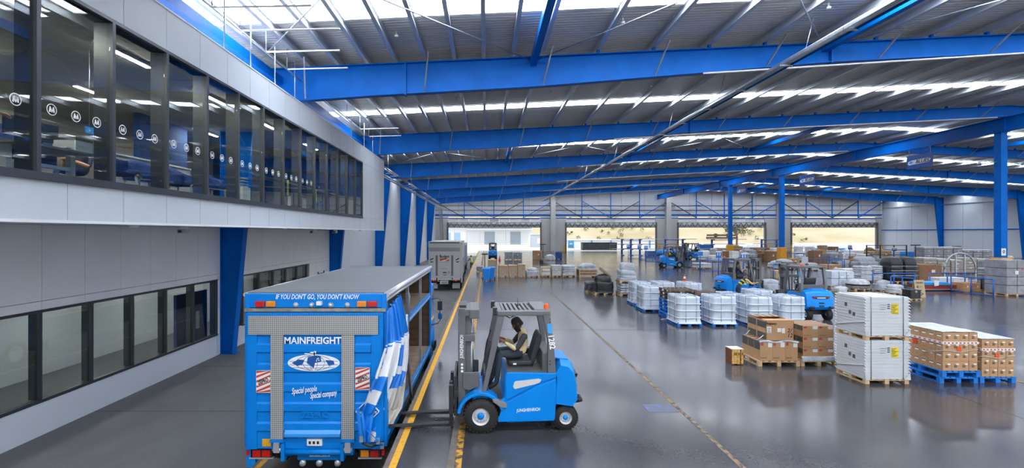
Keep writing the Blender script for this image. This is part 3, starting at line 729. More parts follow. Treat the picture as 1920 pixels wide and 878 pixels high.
pl = box('number_plate', -.11, .24, -.02, 0, .57, .68, WHITE, T); letter('KPR262', .12, (.065, -.023, .625), LETK, pl, width=.31, bold=.002)
for x in (-.22, .07, .39): MB().lathe([(0, -.06), (.05, -.055), (.06, -.02), (.04, .03)], 12, (x, -.02, .47), 'y').build('work_lamp', SILV, T)
MB().lathe([(0, -.03), (.04, -.025), (.05, 0)], 12, (.3, -.01, .63), 'y').build('round_lamp', GREYM, T)
box('mud_guard', -1.1, -.65, 1.5, 1.52, .2, .8, BLACK, T); box('mud_guard', .65, 1.1, 1.5, 1.52, .2, .8, BLACK, T)
# gathered side curtain
Lp = [(1.235, -.03, 3.12), (1.23, -.12, 2.55), (1.08, -.3, 2.0), (.86, -.36, 1.45), (.90, -.34, .93)]
Rp = [(1.27, 1.05, 3.28), (1.33, 1.5, 2.45), (1.34, 1.3, 1.75), (1.34, .85, 1.15), (1.2, .1, .86)]
def lerp_path(P, t):
    k = min(int(t * (len(P) - 1)), len(P) - 2); f = t * (len(P) - 1) - k; f = f * f * (3 - 2 * f)
    return Vector(P[k]).lerp(Vector(P[k + 1]), f)
def curt(u, t):
    a, b_ = lerp_path(Lp, t), lerp_path(Rp, t); p = a.lerp(b_, u)
    am = .075 * math.sin(2 * math.pi * (5.5 * u + .35 * math.sin(3 * t))) + .03 * math.sin(2 * math.pi * (13 * u + t * 2))
    am *= (.35 + .65 * math.sin(math.pi * min(1, max(0, .1 + .8 * t)))) * (0.4 if u < .02 else 1)
    bul = .13 * math.sin(math.pi * u) * math.sin(math.pi * min(t * 1.1, 1))
    return (p.x + am * .75 + bul, p.y - am * .66 - bul * .8, p.z + .012 * math.sin(25 * u + 9 * t))
def curt_m(u, t):
    if t < .26 - .05 * u: return 0
    if t < .285 - .05 * u: return 1
    if t < .30 - .05 * u: return 0
    if t < .47: return 0 if (.35 < u < .6 and .36 < t + .1 * u < .47) else 1
    if t < .60: return 1 if (u > .75 or (.2 < u < .32)) else 0
    if t < .66: return 1 if u < .5 else 2
    if t < .80: return 0 if u < .35 else (1 if u < .5 else 2)
    if t < .9: return 0 if u < .45 else 2
    return 0 if u < .3 or u > .7 else 2
cu = MB().grid(curt, 72, 60, mf=curt_m).build('gathered_curtain', [CURB, CURW, CURG], T, fix=False)
sm = cu.modifiers.new('thick', 'SOLIDIFY'); sm.thickness = .008
for a, b_ in (((.84, -.42, 1.55), (.9, -.42, 1.05)), ((1.12, -.38, 1.0), (1.2, -.2, .84)), ((1.0, -.44, 1.2), (1.16, -.34, .98))):
    s_ = MB().bar(a, b_, .05, .015).build('strap', CURB, cu); MB().box(-.03, .03, -.02, .02, -.05, .05).build('buckle', GALV, s_, b_)
MB().tube([(.9, -.36, .96), (1.04, -.36, .9), (1.2, -.12, .86)], .025, 6).build('curtain_hem', DARKM, cu)
ds = MB()
for (a, b_), (c, d) in (((0, .2), (.2, 0)), ((.2, 0), (0, -.2)), ((0, -.2), (-.2, 0)), ((-.2, 0), (0, .2))): ds.bar((.93 + a, -.125, 1.40 + b_), (.93 + c, -.125, 1.40 + d), .012, .035, up=(0, 1, 0))
ds.build('hazard_diamond', LETW, tl); letter('1', .13, (.97, -.128, 1.48), LETW, tl, bold=.003); letter('MAINFREIGHT', .05, (.93, -.128, 1.38), LETW, tl, bold=.002)
# cab mirror sticking out
mr = MB(); mr.tube([(1.15, 7.4, 2.3), (1.36, 7.4, 2.34), (1.46, 7.4, 2.3), (1.46, 7.4, 1.62), (1.4, 7.4, 1.52), (1.15, 7.4, 1.46)], .015, 6); mo = mr.build('mirror_arm', BLKP, T)
box('mirror_head', 1.38, 1.54, 7.36, 7.44, 1.95, 2.25, BLKP, mo, bevel=.02); box('mirror_head', 1.4, 1.53, 7.36, 7.44, 1.66, 1.86, mat('mirror_glass_blue', '#2b6da8', .1, .6), mo, bevel=.02)
box('marker_lamp', 1.25, 1.27, L, L + .03, 1.5, 1.56, RED, T)

# ---- grey hire truck further down the lane
T2 = thing('hire_truck', 'light grey box truck with closed tail lift parked ahead in the lane', 'truck', (-3.25, 37.7, LANE))
BODYG = mat('body_grey', '#b9bab8', .45, 0, .03, 1.)
chassis(T2, 2.4, 6.2, ((1.6, 1), (7.2, 0)), .95, .45); cab(T2, 2.3, 6.2, WHITE, 2.7)
box('box_body', -1.25, 1.25, 0, 6.2, .95, 3.82, BODYG, T2, bevel=.03)
box('rear_header', -1.26, 1.26, -.05, 0, 3.4, 3.82, BODYG, T2); box('header_lamp_bar', -1.15, 1.15, -.07, -.05, 3.68, 3.75, DARKM, T2)
tp = box('tail_lift_platform', -1.2, 1.2, -.09, -.02, 1.0, 3.36, mat('platform_grey', '#bcbcba', .5), T2)
box('platform_band', -1.19, 1.19, -.1, -.09, 3.05, 3.34, mat('band_grey', '#8f9090', .5), tp)
for x in (-.68, .52): box('tread_strip', x, x + .16, -.105, -.09, 1.15, 2.75, mat('strip_dark', '#6b6d6f', .5), tp)
letter('Budget', .3, (0, -.1, 2.66), LETK, tp, bold=.006, width=.76)
MB().prism([(-.36, 2.3), (.36, 2.3), (.36, 2.5), (-.36, 2.5)], -.1, -.095).build('logo_block', mat('logo_orange', '#c8431f', .5), tp)
MB().prism([(-.36, 2.28), (.1, 2.42), (.36, 2.5), (.36, 2.46), (.0, 2.3), (-.1, 2.28)], -.104, -.1).build('logo_swoosh', LETW, tp)
letter('Car and Truck Rental', .08, (0, -.1, 2.21), LETK, tp, width=.7); letter('budget.co.nz', .09, (0, -.1, 1.72), LETK, tp, width=.5)
for x in (-1.0, 1.0):
    MB().prism([(x - .13, 2.35), (x + .13, 2.45), (x + .13, 2.55), (x - .13, 2.42)], -.1, -.095).build('warning_mark', LETK, tp); box('warning_mark', x - .1, x + .12, -.1, -.095, 2.2, 2.27, LETK, tp)
box('small_label', -.12, .15, -.1, -.095, 1.36, 1.45, mat('label_dark_red', '#5d2420', .6), tp); box('yellow_label', -1.12, -1.0, -.1, -.095, 1.32, 1.43, YELL, tp); box('small_label', -.1, .18, -.1, -.095, 1.2, 1.24, LETK, tp)
for k in range(4):
    a = R(20 + 45 * k); MB().bar((.33 - .12 * math.cos(a), -.1, 1.42 - .12 * math.sin(a)), (.33 + .12 * math.cos(a), -.1, 1.42 + .12 * math.sin(a)), .01, .02, up=(0, 1, 0)).build('scuff_mark', LETK, tp)
box('rear_bumper', -1.2, 1.2, -.05, .05, .82, .98, mat('bumper_white', '#c9cac8', .5), T2)
for s in (-1, 1):
    for k, m in ((0, RED), (1, AMBER), (2, RED)): box('tail_lamp', s * .85 + .13 * k - .17, s * .85 + .13 * k - .05, -.06, -.03, .73, .83, m, T2)
    box('mud_flap', s * .88 - .3, s * .88 + .3, .4, .43, .12, .55, mat('flap_white', '#c6c6c2', .6), T2); MB().tube([(s * .6, -.05, 1.0), (s * .6, 0, .6), (s * .55, .3, .45)], .05, 6).build('lift_arm', DARKM, T2)
p = box('number_plate', -.35, .3, -.06, -.03, .5, .78, BODYG, T2); [box('plate_print', -.2 + .07 * k, -.16 + .07 * k, -.064, -.06, .57, .66, GREYM, p) for k in range(6)]
MB().box(1.26, 1.4, .1, .22, .6, 3.75).build('side_post', BODYG, T2)
MB().tube([(1.27, .3, 2.4), (1.3, .25, 1.6), (1.36, .25, 1.1), (1.28, .3, .9)], .02, 5).build('hose', BLACK, T2)
box('side_door', 1.25, 1.28, .3, 5.9, 1.0, 2.4, mat('side_door_grey', '#8d9092', .5), T2)
# ---- blue truck beyond it
T3 = thing('blue_box_truck', 'blue and grey box truck in the lane beyond the hire truck', 'truck', (-3.55, 52, LANE))
chassis(T3, 2.4, 6.5, ((1.6, 1), (7.4, 0)), .95, .45); cab(T3, 2.3, 6.5, TRUCKB, 2.6)
box('box_body', -1.22, 1.1, 0, 6.5, .95, 3.35, TRUCKB, T3); box('roof_cap', -1.24, 1.24, 0, 6.5, 3.1, 3.36, BODYG, T3)
for y in (.1, 2.2, 4.4, 6.3): box('side_post', 1.12, 1.24, y, y + .12, .8, 3.1, GALV, T3)
box('side_rail', 1.1, 1.25, 0, 6.5, .8, .98, DARKM, T3); box('side_curtain', 1.1, 1.2, .3, 2.1, 1.0, 3.0, CURB, T3); box('rear_door', -1.15, 1.1, -.04, 0, 1.0, 3.05, TRUCKB, T3)
box('stacked_carton', 1.11, 1.22, 3.0, 3.6, 1.0, 1.7, CARD, T3)
# ================================================================== forklift (front towards -x), origin on the floor below the body centre
RIMW = mat('rim_white', '#cdd0d2', .4, .2); BUMP = mat('bumper_black', '#26272a', .6); SEATM = mat('seat_vinyl', '#2b2e33', .6); STEP = mat('step_plate', '#8b8d8f', .5, .4)
GDM = mat('guard_grey', '#66676a', .45, .2, .06, 4.); MASTM = mat('mast_grey', '#626466', .45, .3, .08, 4.)
def lift_wheel(t, x, y, z, r, w, side):
    ty = MB(); a, b = y - w / 2, y + w / 2
    ty.lathe([(r * .5, a), (r * .88, a), (r * .97, a + w * .12), (r * .97, b - w * .12), (r * .88, b), (r * .5, b)], 28, (x, 0, z), 'y')
    for k in range(28):
        an = 2 * math.pi * k / 28
        for yy, sg in ((a + w * .06, 0), (b - w * .36, .5)):
            an2 = an + sg * 2 * math.pi / 28; c = Vector((x + math.cos(an2) * r * .96, 0, z + math.sin(an2) * r * .96))
            M = Matrix.Translation(c) @ Matrix.Rotation(-an2, 4, 'Y'); ty.box(-r * .05, r * .05, yy, yy + w * .3, -r * .07, r * .07, M=M)
    to = ty.build('tyre', BLACK, t)
    f = a if side < 0 else b; s = side
    ri = MB().lathe([(r * .2, f - s * .045), (r * .36, f - s * .04), (r * .4, f - s * .07), (r * .5, f - s * .03), (r * .56, f - s * .005), (r * .58, f - s * .02), (r * .5, f - s * .1)], 24, (x, 0, z), 'y')
    for k in range(10): ri.cyl((x + r * .3 * math.cos(k * .628), f - s * .05, z + r * .3 * math.sin(k * .628)), (x + r * .3 * math.cos(k * .628), f - s * .025, z + r * .3 * math.sin(k * .628)), r * .035, n=6)
    ro = ri.build('rim', RIMW, to)
    MB().lathe([(0, f - s * .015), (r * .1, f - s * .018), (r * .2, f - s * .03), (r * .2, f - s * .1)], 16, (x, 0, z), 'y').build('hub_cap', FORKB, ro)
    return to
def arc(cx_, cz_, r, a0, a1, n): return [(cx_ + r * math.cos(R(a0 + (a1 - a0) * i / n)), cz_ + r * math.sin(R(a0 + (a1 - a0) * i / n))) for i in range(n + 1)]
def make_forklift(label, name='forklift'):
    t = thing(name, label, 'forklift')
    hw = .55
    # chassis side silhouette (x,z)
    body = [(.36, .17), (1.22, .2), (1.25, .75), (1.24, 1.04), (.36, 1.06), (.32, .95), (.32, .62), (.22, .55)] 
    c = MB().prism(body, -hw, hw); c.build('chassis', FORKB, t, bevel=.03)
    # raised side panels with crease
    for s in (-1, 1):
        y0, y1 = (s * hw, s * (hw + .025))
        pa = MB().prism([(.36, .58), (.9, .86), (1.24, .98), (1.24, 1.05), (.38, 1.07), (.34, 1.0), (.34, .6)], min(y0, y1), max(y0, y1)); pa.build('side_panel', FORKB, t, bevel=.012)
        pb = MB().prism([(.2, .2), (1.2, .21), (1.22, .94), (.9, .83), (.35, .55), (.28, .5)], min(y0, y1), max(y0, y1)); po = pb.build('skirt_panel', FORKB, t, bevel=.012)
        cv = [(.47, .82), (.49, .9), (.52, .92), (.93, .96), (.97, .94), (.94, .89), (.85, .86), (.5, .78)]
        MB().prism(cv, min(s * (hw + .025), s * (hw + .031)), max(s * (hw + .025), s * (hw + .031))).build('panel_inlay', mat('inlay_grey', '#c9cac7', .5), t)
        q = letter('JUNGHEINRICH', .075, (.74, s * (hw + .028), .41), LETW, po, rot=(R(90), R(-3), 0) if s < 0 else (R(90), 0, R(180)), shear=.1, bold=.0012, width=.42)
        st = MB().prism([(.1, .62), (.16, .62), (.36, .53), (.36, .46), (.26, .46), (.12, .56)], min(s * .5, s * (hw + .06)), max(s * .5, s * (hw + .06))); st.build('step', STEP, t, bevel=.01)
        # fender over drive wheel
        ar = arc(-.1, .31, .42, 172, 15, 14); ai = arc(-.1, .31, .365, 15, 172, 14)
        MB().prism(ar + ai, min(s * .3, s * .6), max(s * .3, s * .6)).build('fender', FORKB, t, bevel=.01)
        lift_wheel(t, -.1, s * .48, .305, .305, .24, s)
        lift_wheel(t, 1.42, s * .40, .225, .225, .19, s)
    box('front_cowl', -.25, .05, -.5, .5, .4, .72, FORKB, t, bevel=.03); box('foot_floor', -.1, .36, -.5, .5, .52, .60, BUMP, t)
    box('underbody', -.2, 1.3, -.3, .3, .2, .45, DARKM, t)
    MB().prism([(-.06, .6), (.04, .6), (.02, .98), (-.04, 1.0)], -.45, .45).build('dashboard', BLKP, t, bevel=.02)
    # counterweight
    cw = [(1.235, .55), (1.26, .95), (1.24, 1.12), (1.34, 1.25), (1.5, 1.22), (1.6, 1.12), (1.66, .85), (1.68, .55), (1.62, .5), (1.6, .45), (1.2, .5)]
    b = MB(); n = 9; vs = []
    for k in range(n):
        a = -1 + 2 * k / (n - 1); yy = a * .54; pull = 1 - .16 * abs(a) ** 3
        vs.append([(1.235 + (x - 1.235) * pull, yy, z - .07 * abs(a) ** 4 * (1 if z > 1 else 0)) for x, z in cw])
    m_ = len(cw); flat = [p for r_ in vs for p in r_]
    b.add(flat, [(k * m_ + i, k * m_ + (i + 1) % m_, (k + 1) * m_ + (i + 1) % m_, (k + 1) * m_ + i) for k in range(n - 1) for i in range(m_)], 0, True)
    b.add(flat, [tuple(range(m_)), tuple(range((n - 1) * m_, n * m_))], 0); cwo = b.build('counterweight', FORKB, t)
    ec = cwo.modifiers.new('edge', 'EDGE_SPLIT'); ec.split_angle = R(38)
    for s in (-1, 1): MB().tube([(1.60, s * .42, .52), (1.69, s * .44, .54), (1.69, s * .3, .54)], .05, 8).build('corner_bumper', BUMP, cwo)
    lv = MB().prism([(-.36, .98), (.36, .98), (.3, .9), (.2, .88), (-.2, .88), (-.3, .9)], 1.615, 1.66, 'x'); lo_ = lv.build('lamp_visor', BLKP, cwo)
    for s in (-1, 1): MB().prism([(s * .34, .97), (s * .2, .955), (s * .2, .92), (s * .3, .92)], 1.655, 1.668, 'x').build('tail_lamp', RED, lo_)
    box('lamp_strip', 1.655, 1.665, -.17, .17, .905, .94, WHITE, lo_)
    for z in (.72, .6): box('tow_slot', 1.655, 1.69, -.1, .1, z - .025, z + .025, BLKP, cwo)
    MB().prism([(1.25, 1.245), (1.5, 1.215), (1.5, 1.235), (1.25, 1.265)], -.3, .3).build('hood_cover', FORKB, cwo)
    # seat
    box('seat_base', .42, .86, -.25, .25, 1.06, 1.1, DARKM, t); box('engine_deck', .37, 1.22, -.5, .5, 1.04, 1.075, GREYM, t)
    so = MB().prism(rrect(.4, .88, -.25, .25, .08), 1.1, 1.19, 'z').build('seat', SEATM, t, bevel=.025)
    ba = MB().prism([(.8, 1.16), (.9, 1.14), (1.02, 1.52), (1.04, 1.66), (.98, 1.69), (.93, 1.6)], -.23, .23).build('backrest', SEATM, t, bevel=.03)
    box('seat_label', .5, .56, -.256, -.25, 1.12, 1.15, PAPER, so); box('arm_console', .5, .9, .28, .4, 1.18, 1.3, BLKP, t, bevel=.02); box('battery_back', 1.0, 1.2, -.48, .48, 1.06, 1.4, GREYM, t, bevel=.02)
    # steering
    sc = MB().tube([(.0, 0, .9), (.1, 0, 1.22), (.18, 0, 1.36)], .04, 8); sco = sc.build('steering_column', BLKP, t)
    sw = MB(); n_ = 24; c0 = Vector((.2, 0, 1.4)); ax = Vector((.75, 0, .66)).normalized(); e1 = Vector((0, 1, 0)); e2 = ax.cross(e1)
    sw.tube([c0 + (e1 * math.cos(2 * math.pi * i / n_) + e2 * math.sin(2 * math.pi * i / n_)) * .16 for i in range(n_ + 1)], .015, 6)
    sw.bar(c0 - e1 * .16, c0 + e1 * .16, .03, .02).bar(c0, c0 + e2 * .16, .03, .02); sw.build('steering_wheel', BLKP, sco)
    # overhead guard
    for s in (-1, 1):
        MB().prism([(-.1, .62), (-.02, .62), (.33, 2.08), (.25, 2.12), (.2, 2.1)], min(s * .44, s * .52), max(s * .44, s * .52)).build('front_pillar', GDM, t, bevel=.012)
        ro = MB().prism([(1.09, 1.0), (1.24, 1.0), (1.2, 1.6), (1.12, 2.1), (1.0, 2.1), (1.09, 1.6)], min(s * .44, s * .54), max(s * .44, s * .54)).build('rear_pillar', GDM, t, bevel=.012)
        if s < 0:
            letter('1282', .14, (1.155, -.545, 1.6), LETW, ro, rot=(R(90), R(82), 0), bold=.004, width=.24)
            MB().prism([(1.09, 1.76), (1.17, 1.74), (1.15, 1.92), (1.08, 1.92)], -.546, -.54).build('blue_sticker', mat('sticker_cyan', '#2f9fe0', .5), ro)
            for z in (1.2, 1.26, 2.0, 1.95): MB().cyl((1.13, -.545, z), (1.13, -.53, z), .012, n=8).build('bolt', BLKP, ro)
        MB().tube([(.12, s * .44, 1.62), (.05, s * .46, 1.4), (.0, s * .5, 1.1)], .014, 6).build('grab_rail', BLKP, t)
        box('roof_side', .2, 1.14, min(s * .42, s * .54), max(s * .42, s * .54), 2.06, 2.15, GDM, t, bevel=.015)
    box('roof_front', .18, .28, -.5, .5, 2.08, 2.16, GDM, t, bevel=.012); box('roof_rear', .86, 1.14, -.5, .5, 2.09, 2.17, GDM, t, bevel=.012)
    for k in range(7): box('roof_slat', .29 + .08 * k, .335 + .08 * k, -.43, .43, 2.1, 2.15, GDM, t)
    MB().cyl((.62, .1, 2.15), (.62, .1, 2.3), .006, n=5).cyl((.6, .1, 2.15), (.64, .1, 2.15), .03, n=8).build('aerial', BLKP, t)
    for s in (-1, 1):
        w = MB().box(.12, .2, s * .4 - .06, s * .4 + .06, 2.06, 2.2).build('work_lamp', BLKP, t, bevel=.015); box('lamp_glass', .112, .12, s * .4 - .045, s * .4 + .045, 2.09, 2.18, STEP, w)
    be = MB().lathe([(.045, 2.17), (.045, 2.23), (.03, 2.26), (0, 2.265)], 12, (1.08, -.42, 0)).build('beacon', mat('beacon_orange', '#e0561a', .3), t)
    MB().tube([(.28, -.38, 2.08), (.42, -.38, 2.0), (.55, -.38, 2.05)], .01, 5).build('cable', BLKP, t)
    # mast
    for s in (-1, 1):
        m1 = MB().box(-.5, -.37, min(s * .33, s * .42), max(s * .33, s * .42), .2, 2.18).build('mast_channel', MASTM, t, bevel=.008)
        box('inner_channel', -.37, -.27, min(s * .27, s * .34), max(s * .27, s * .34), .25, 2.14, MASTM, t)
        if s < 0:
            letter('JUNGHEINRICH', .09, (-.435, -.425, 1.5), LETW, m1, rot=(R(90), R(-90), 0), shear=.1, bold=.0012, width=.42)
            for z in (1.18, 1.12, 1.06): MB().cyl((-.43, -.426, z), (-.43, -.42, z), .022, n=10).build('round_mark', LETW, m1)
            MB().prism([(-.42, .75), (-.3, .72), (-.12, .8), (-.12, 1.05), (-.42, 1.05)], -.45, -.42).build('mast_bracket', MASTM, t, bevel=.015)
        else: MB().prism([(-.42, .75), (-.3, .72), (-.12, .8), (-.12, 1.05), (-.42, 1.05)], .42, .45).build('mast_bracket', MASTM, t, bevel=.015)
        MB().cyl((-.27, s * .2, .3), (-.27, s * .2, 1.9), .04, n=10).build('lift_cylinder', GALV, t)
    for z in (.28, 1.65, 2.1): box('mast_crossbar', -.5, -.2, -.42, .42, z - .06, z + .06, MASTM, t, bevel=.01)
    box('mast_head', -.3, -.12, -.46, .46, 2.0, 2.17, MASTM, t, bevel=.015); box('mast_cap', -.48, -.36, -.3, .3, 2.18, 2.22, BLKP, t)
    MB().tube([(-.3, .05, .3), (-.3, .05, 2.05)], .02, 6).build('lift_chain', DARKM, t)
    MB().tube([(-.33, -.1, 2.0), (-.25, -.12, 1.5), (-.22, -.1, .9), (-.2, -.1, .5)], .02, 6).build('hose', BLACK, t)
    ca = MB()
    for z in (.3, .62): ca.box(-.58, -.5, -.52, .52, z, z + .12)
    for yy in (-.5, -.2, .2, .44): ca.box(-.57, -.52, yy, yy + .06, .3, 1.0)
    ca.box(-.57, -.53, -.52, .52, .95, 1.0).box(-.66, -.58, -.56, -.46, .35, .85); ca.build('carriage', BLKP, t, bevel=.008)
    for s in (-1, 1):
        f = MB().prism([(-.66, .85), (-.6, .85), (-.6, .05), (-1.75, .05), (-1.78, .06), (-1.0, .1), (-.66, .11)], s * .3 - .06, s * .3 + .06); f.build('fork', DARKM, t, bevel=.005)
    return t
FK = make_forklift('blue forklift with grey mast loading the curtain truck, bearded driver aboard')
FX, FD = -.02, 9.1
FK.location = (FX, FD, 0); FK.rotation_euler = (0, 0, R(2.0))
# ================================================================== people
SKIN = mat('skin_brown', '#7d5238', .55); SKINL = mat('skin_light', '#c08f72', .55)
HAIRK = mat('hair_black', '#17130f', .6, bump=.4, bscale=60); EYE = mat('eye_dark', '#1a1412', .3)
CREAM = mat('shirt_cream', '#cdbd92', .8, 0, .08, 8., bump=.3, bscale=9); CHAR = mat('shirt_charcoal', '#34353a', .85, bump=.3, bscale=9)
HIVIS = mat('hi_vis', '#d6e03a', .6); NAVY = mat('navy_cloth', '#1b2740', .85, 0, .1, 6., bump=.3, bscale=9); JEAN = mat('dark_trousers', '#2f3944', .85, 0, .12, 6., bump=.3, bscale=9)
BOOT = mat('boot_black', '#26241f', .6)
def person(label, J, face, parts, loc=(0,0,0), rz=0, skin=None, hair=HAIRK, beard=False, cap=None, tilt=0., grip=None, group=None, stripes=None):
    """J: joint positions; parts: material for torso, arm, forearm, thigh, shin, foot. face: horizontal look direction"""
    skin = skin or SKIN
    mats = []
    def mi(m):
        if m not in mats: mats.append(m)
        return mats.index(m)
    V = {k: Vector(v) for k, v in J.items()}
    names, pos, rad, E = [], [], [], []
    def vert(n, p, r): names.append(n); pos.append(Vector(p)); rad.append(r); return len(pos) - 1
    up = (V['neck'] - V['pelvis']).normalized()
    pv = vert('pelvis', V['pelvis'], .135)
    ab = vert('torso', V['pelvis'].lerp(V['neck'], .33), .128); ch = vert('torso', V['pelvis'].lerp(V['neck'], .68), .15)
    nb = vert('torso', V['neck'] - up * .03, .085); ne = vert('neck', V['neck'] + (V['head'] - V['neck']) * .45, .056)
    E += [(pv, ab), (ab, ch), (ch, nb), (nb, ne)]
    bones = [('torso', V['pelvis'], V['neck'] - up * .02), ('skin', V['neck'] + (V['head'] - V['neck']) * .25, V['head'])]
    for s in 'LR':
        sh = vert('arm', V['sh' + s], .068); el = vert('arm', V['el' + s], .05); wr_ = vert('fore', V['wr' + s], .034)
        mid = vert('arm', V['sh' + s].lerp(V['el' + s], .45), .058); mf = vert('fore', V['el' + s].lerp(V['wr' + s], .3), .048)
        E += [(ch, sh), (sh, mid), (mid, el), (el, mf), (mf, wr_)]
        hp = vert('thigh', V['hip' + s], .098); kn = vert('thigh', V['kn' + s], .066); an = vert('shin', V['an' + s], .046)
        mt = vert('thigh', V['hip' + s].lerp(V['kn' + s], .45), .088); ms = vert('shin', V['kn' + s].lerp(V['an' + s], .35), .062)
        to = vert('foot', V['toe' + s], .04); hl = vert('foot', V['an' + s].lerp(V['toe' + s], .5) + Vector((0, 0, -.01)), .046)
        E += [(pv, hp), (hp, mt), (mt, kn), (kn, ms), (ms, an), (an, hl), (hl, to)]
        bones += [('arm', V['sh' + s], V['el' + s]), ('fore', V['el' + s], V['wr' + s]), ('thigh', V['hip' + s], V['kn' + s]), ('shin', V['kn' + s], V['an' + s]), ('foot', V['an' + s] + Vector((0, 0, -.02)), V['toe' + s])]
    me = bpy.data.meshes.new('skeleton'); me.from_pydata(pos, E, [])
    ob_ = bpy.data.objects.new('skeleton', me); COL.objects.link(ob_)
    sk = ob_.modifiers.new('skin', 'SKIN'); sk.use_smooth_shade = True; sk.branch_smoothing = .6
    for i, sv in enumerate(me.skin_vertices[0].data):
        r = rad[i]; sv.radius = (r, r * .82) if names[i] in ('torso', 'pelvis') else (r, r); sv.use_root = (i == pv)
    ss = ob_.modifiers.new('sub', 'SUBSURF'); ss.levels = 2; ss.render_levels = 2
    bpy.context.view_layer.update(); ev = bpy.data.meshes.new_from_object(ob_.evaluated_get(bpy.context.evaluated_depsgraph_get()))
    B = MB(); gm = {'torso': parts[0], 'arm': parts[1], 'fore': parts[2], 'thigh': parts[3], 'shin': parts[4], 'foot': parts[5], 'skin': skin}
    def segd(p, a, b):
        d = b - a; t = max(0, min(1, (p - a).dot(d) / max(d.length_squared, 1e-9))); return (p - a - d * t).length
    vs = [v.co.copy() for v in ev.vertices]; mids = []
    for poly in ev.polygons:
        c = poly.center; k = min(bones, key=lambda b: segd(c, b[1], b[2]) - {'torso': .10, 'thigh': .03}.get(b[0], 0))[0]; m = gm[k]
        if stripes and k == 'torso':
            q = (c - V['pelvis']).dot(up) / (V['neck'] - V['pelvis']).length
            if .3 < q < .42 or .6 < q < .72: m = stripes
        mids.append(mi(m))
    for poly, m in zip(ev.polygons, mids): B.f.append(tuple(poly.vertices)); B.m.append(m); B.s.append(True)
    B.v = [tuple(v) for v in vs]
    bpy.data.objects.remove(ob_); bpy.data.meshes.remove(me); bpy.data.meshes.remove(ev)
    # head
    fd = Vector(face).normalized(); fd = (fd * math.cos(tilt) + Vector((0, 0, -1)) * math.sin(tilt)).normalized(); sd = fd.cross(Vector((0, 0, 1))).normalized(); hu = sd.cross(fd).normalized()
    hc = V['head']
    def hp_(f, r_, u): return hc + fd * f + sd * r_ + hu * u
    nu, nv = 18, 12; hv = []
    for j in range(nv + 1):
        ph = math.pi * (j / nv - .5)
        for i in range(nu):
            a = 2 * math.pi * i / nu; x, y, z = math.cos(a) * math.cos(ph), math.sin(a) * math.cos(ph), math.sin(ph)
            jaw = 1 - .22 * max(0, -z) ** 1.2; f = x * .098 * (jaw if x > 0 else 1 - .35 * max(0, -z)) + (.012 if z < -.3 and x > 0 else 0)
            hv.append(hp_(f, y * .076 * jaw, z * .118))
    B.add(hv, [(j * nu + i, j * nu + (i + 1) % nu, (j + 1) * nu + (i + 1) % nu, (j + 1) * nu + i) for j in range(nv) for i in range(nu)], mi(skin), True)
    B.add([hp_(.09, 0, .03), hp_(.095, -.016, -.03), hp_(.122, 0, -.026), hp_(.095, .016, -.03)], [(0, 1, 2), (0, 2, 3), (1, 3, 2)], mi(skin), False)
    for s in (-1, 1):
        B.add([hp_(.088, s * .044, .018), hp_(.094, s * .03, .026), hp_(.096, s * .018, .018), hp_(.093, s * .03, .011)], [(0, 1, 2, 3)], mi(EYE))
        B.add([hp_(.09, s * .048, .036), hp_(.097, s * .016, .04), hp_(.098, s * .016, .034), hp_(.091, s * .048, .03)], [(0, 1, 2, 3)], mi(HAIRK))
        B.add([hp_(.01, s * .074, .02), hp_(-.02, s * .09, .03), hp_(-.022, s * .09, -.015), hp_(.0, s * .075, -.035), hp_(.012, s * .082, 0)], [(0, 1, 4), (1, 2, 4), (2, 3, 4)], mi(skin))
    B.add([hp_(.092, -.024, -.058), hp_(.1, 0, -.054), hp_(.092, .024, -.058), hp_(.098, 0, -.064)], [(0, 1, 2, 3)], mi(mat('lips', '#6d3a30', .5)))
    # hands: palm, four fingers, thumb
    for s in 'LR':
        w = V['wr' + s]; d = (w - V['el' + s]).normalized(); g = grip if grip is not None else .5
        if 'hd' + s in V: d = V['hd' + s].normalized()
        side = Vector((0, 0, 1)).cross(d)
        side = side.normalized() if side.length > .1 else Vector((1, 0, 0))
        nrm = d.cross(side).normalized()
        if nrm.z > 0: nrm = -nrm
        sgn = 1 if s == 'L' else -1
        pc = w + d * .05
        pv_ = [w + d * t + side * (a * ww) + nrm * (b * .013) for t, ww in ((-.01, .026), (.045, .04), (.085, .039)) for a, b in ((-1, -1), (1, -1), (1, 1), (-1, 1))]
        B.add(pv_, [(i * 4 + j, i * 4 + (j + 1) % 4, (i + 1) * 4 + (j + 1) % 4, (i + 1) * 4 + j) for i in range(2) for j in range(4)] + [(8, 9, 10, 11)], mi(skin), True)
        for k, (off, ln_) in enumerate(((-.03, .07), (-.01, .078), (.01, .073), (.03, .058))):
            p = w + d * .083 + side * off; pts = [p]; ang = 0
            for seg in (.45, .3, .25):
                ang += g * 1.0; q = pts[-1] + (d * math.cos(ang) + nrm * math.sin(ang)) * ln_ * seg; pts.append(q)
            B.tube(pts, .0088, 6, mi(skin))
        tb = w + d * .03 + side * (.036 * sgn); B.tube([tb, tb + (d * .6 + side * .7 * sgn + nrm * .3).normalized() * .035, tb + (d * .9 + side * .35 * sgn + nrm * .6).normalized() * .062], .0105, 6, mi(skin))
    o = B.build('person', mats, None, fix=False); o.location = loc; o.rotation_euler = (0, 0, rz)
    tag(o, label, 'person', group)
    # hair / cap
    hb = MB(); hv = []
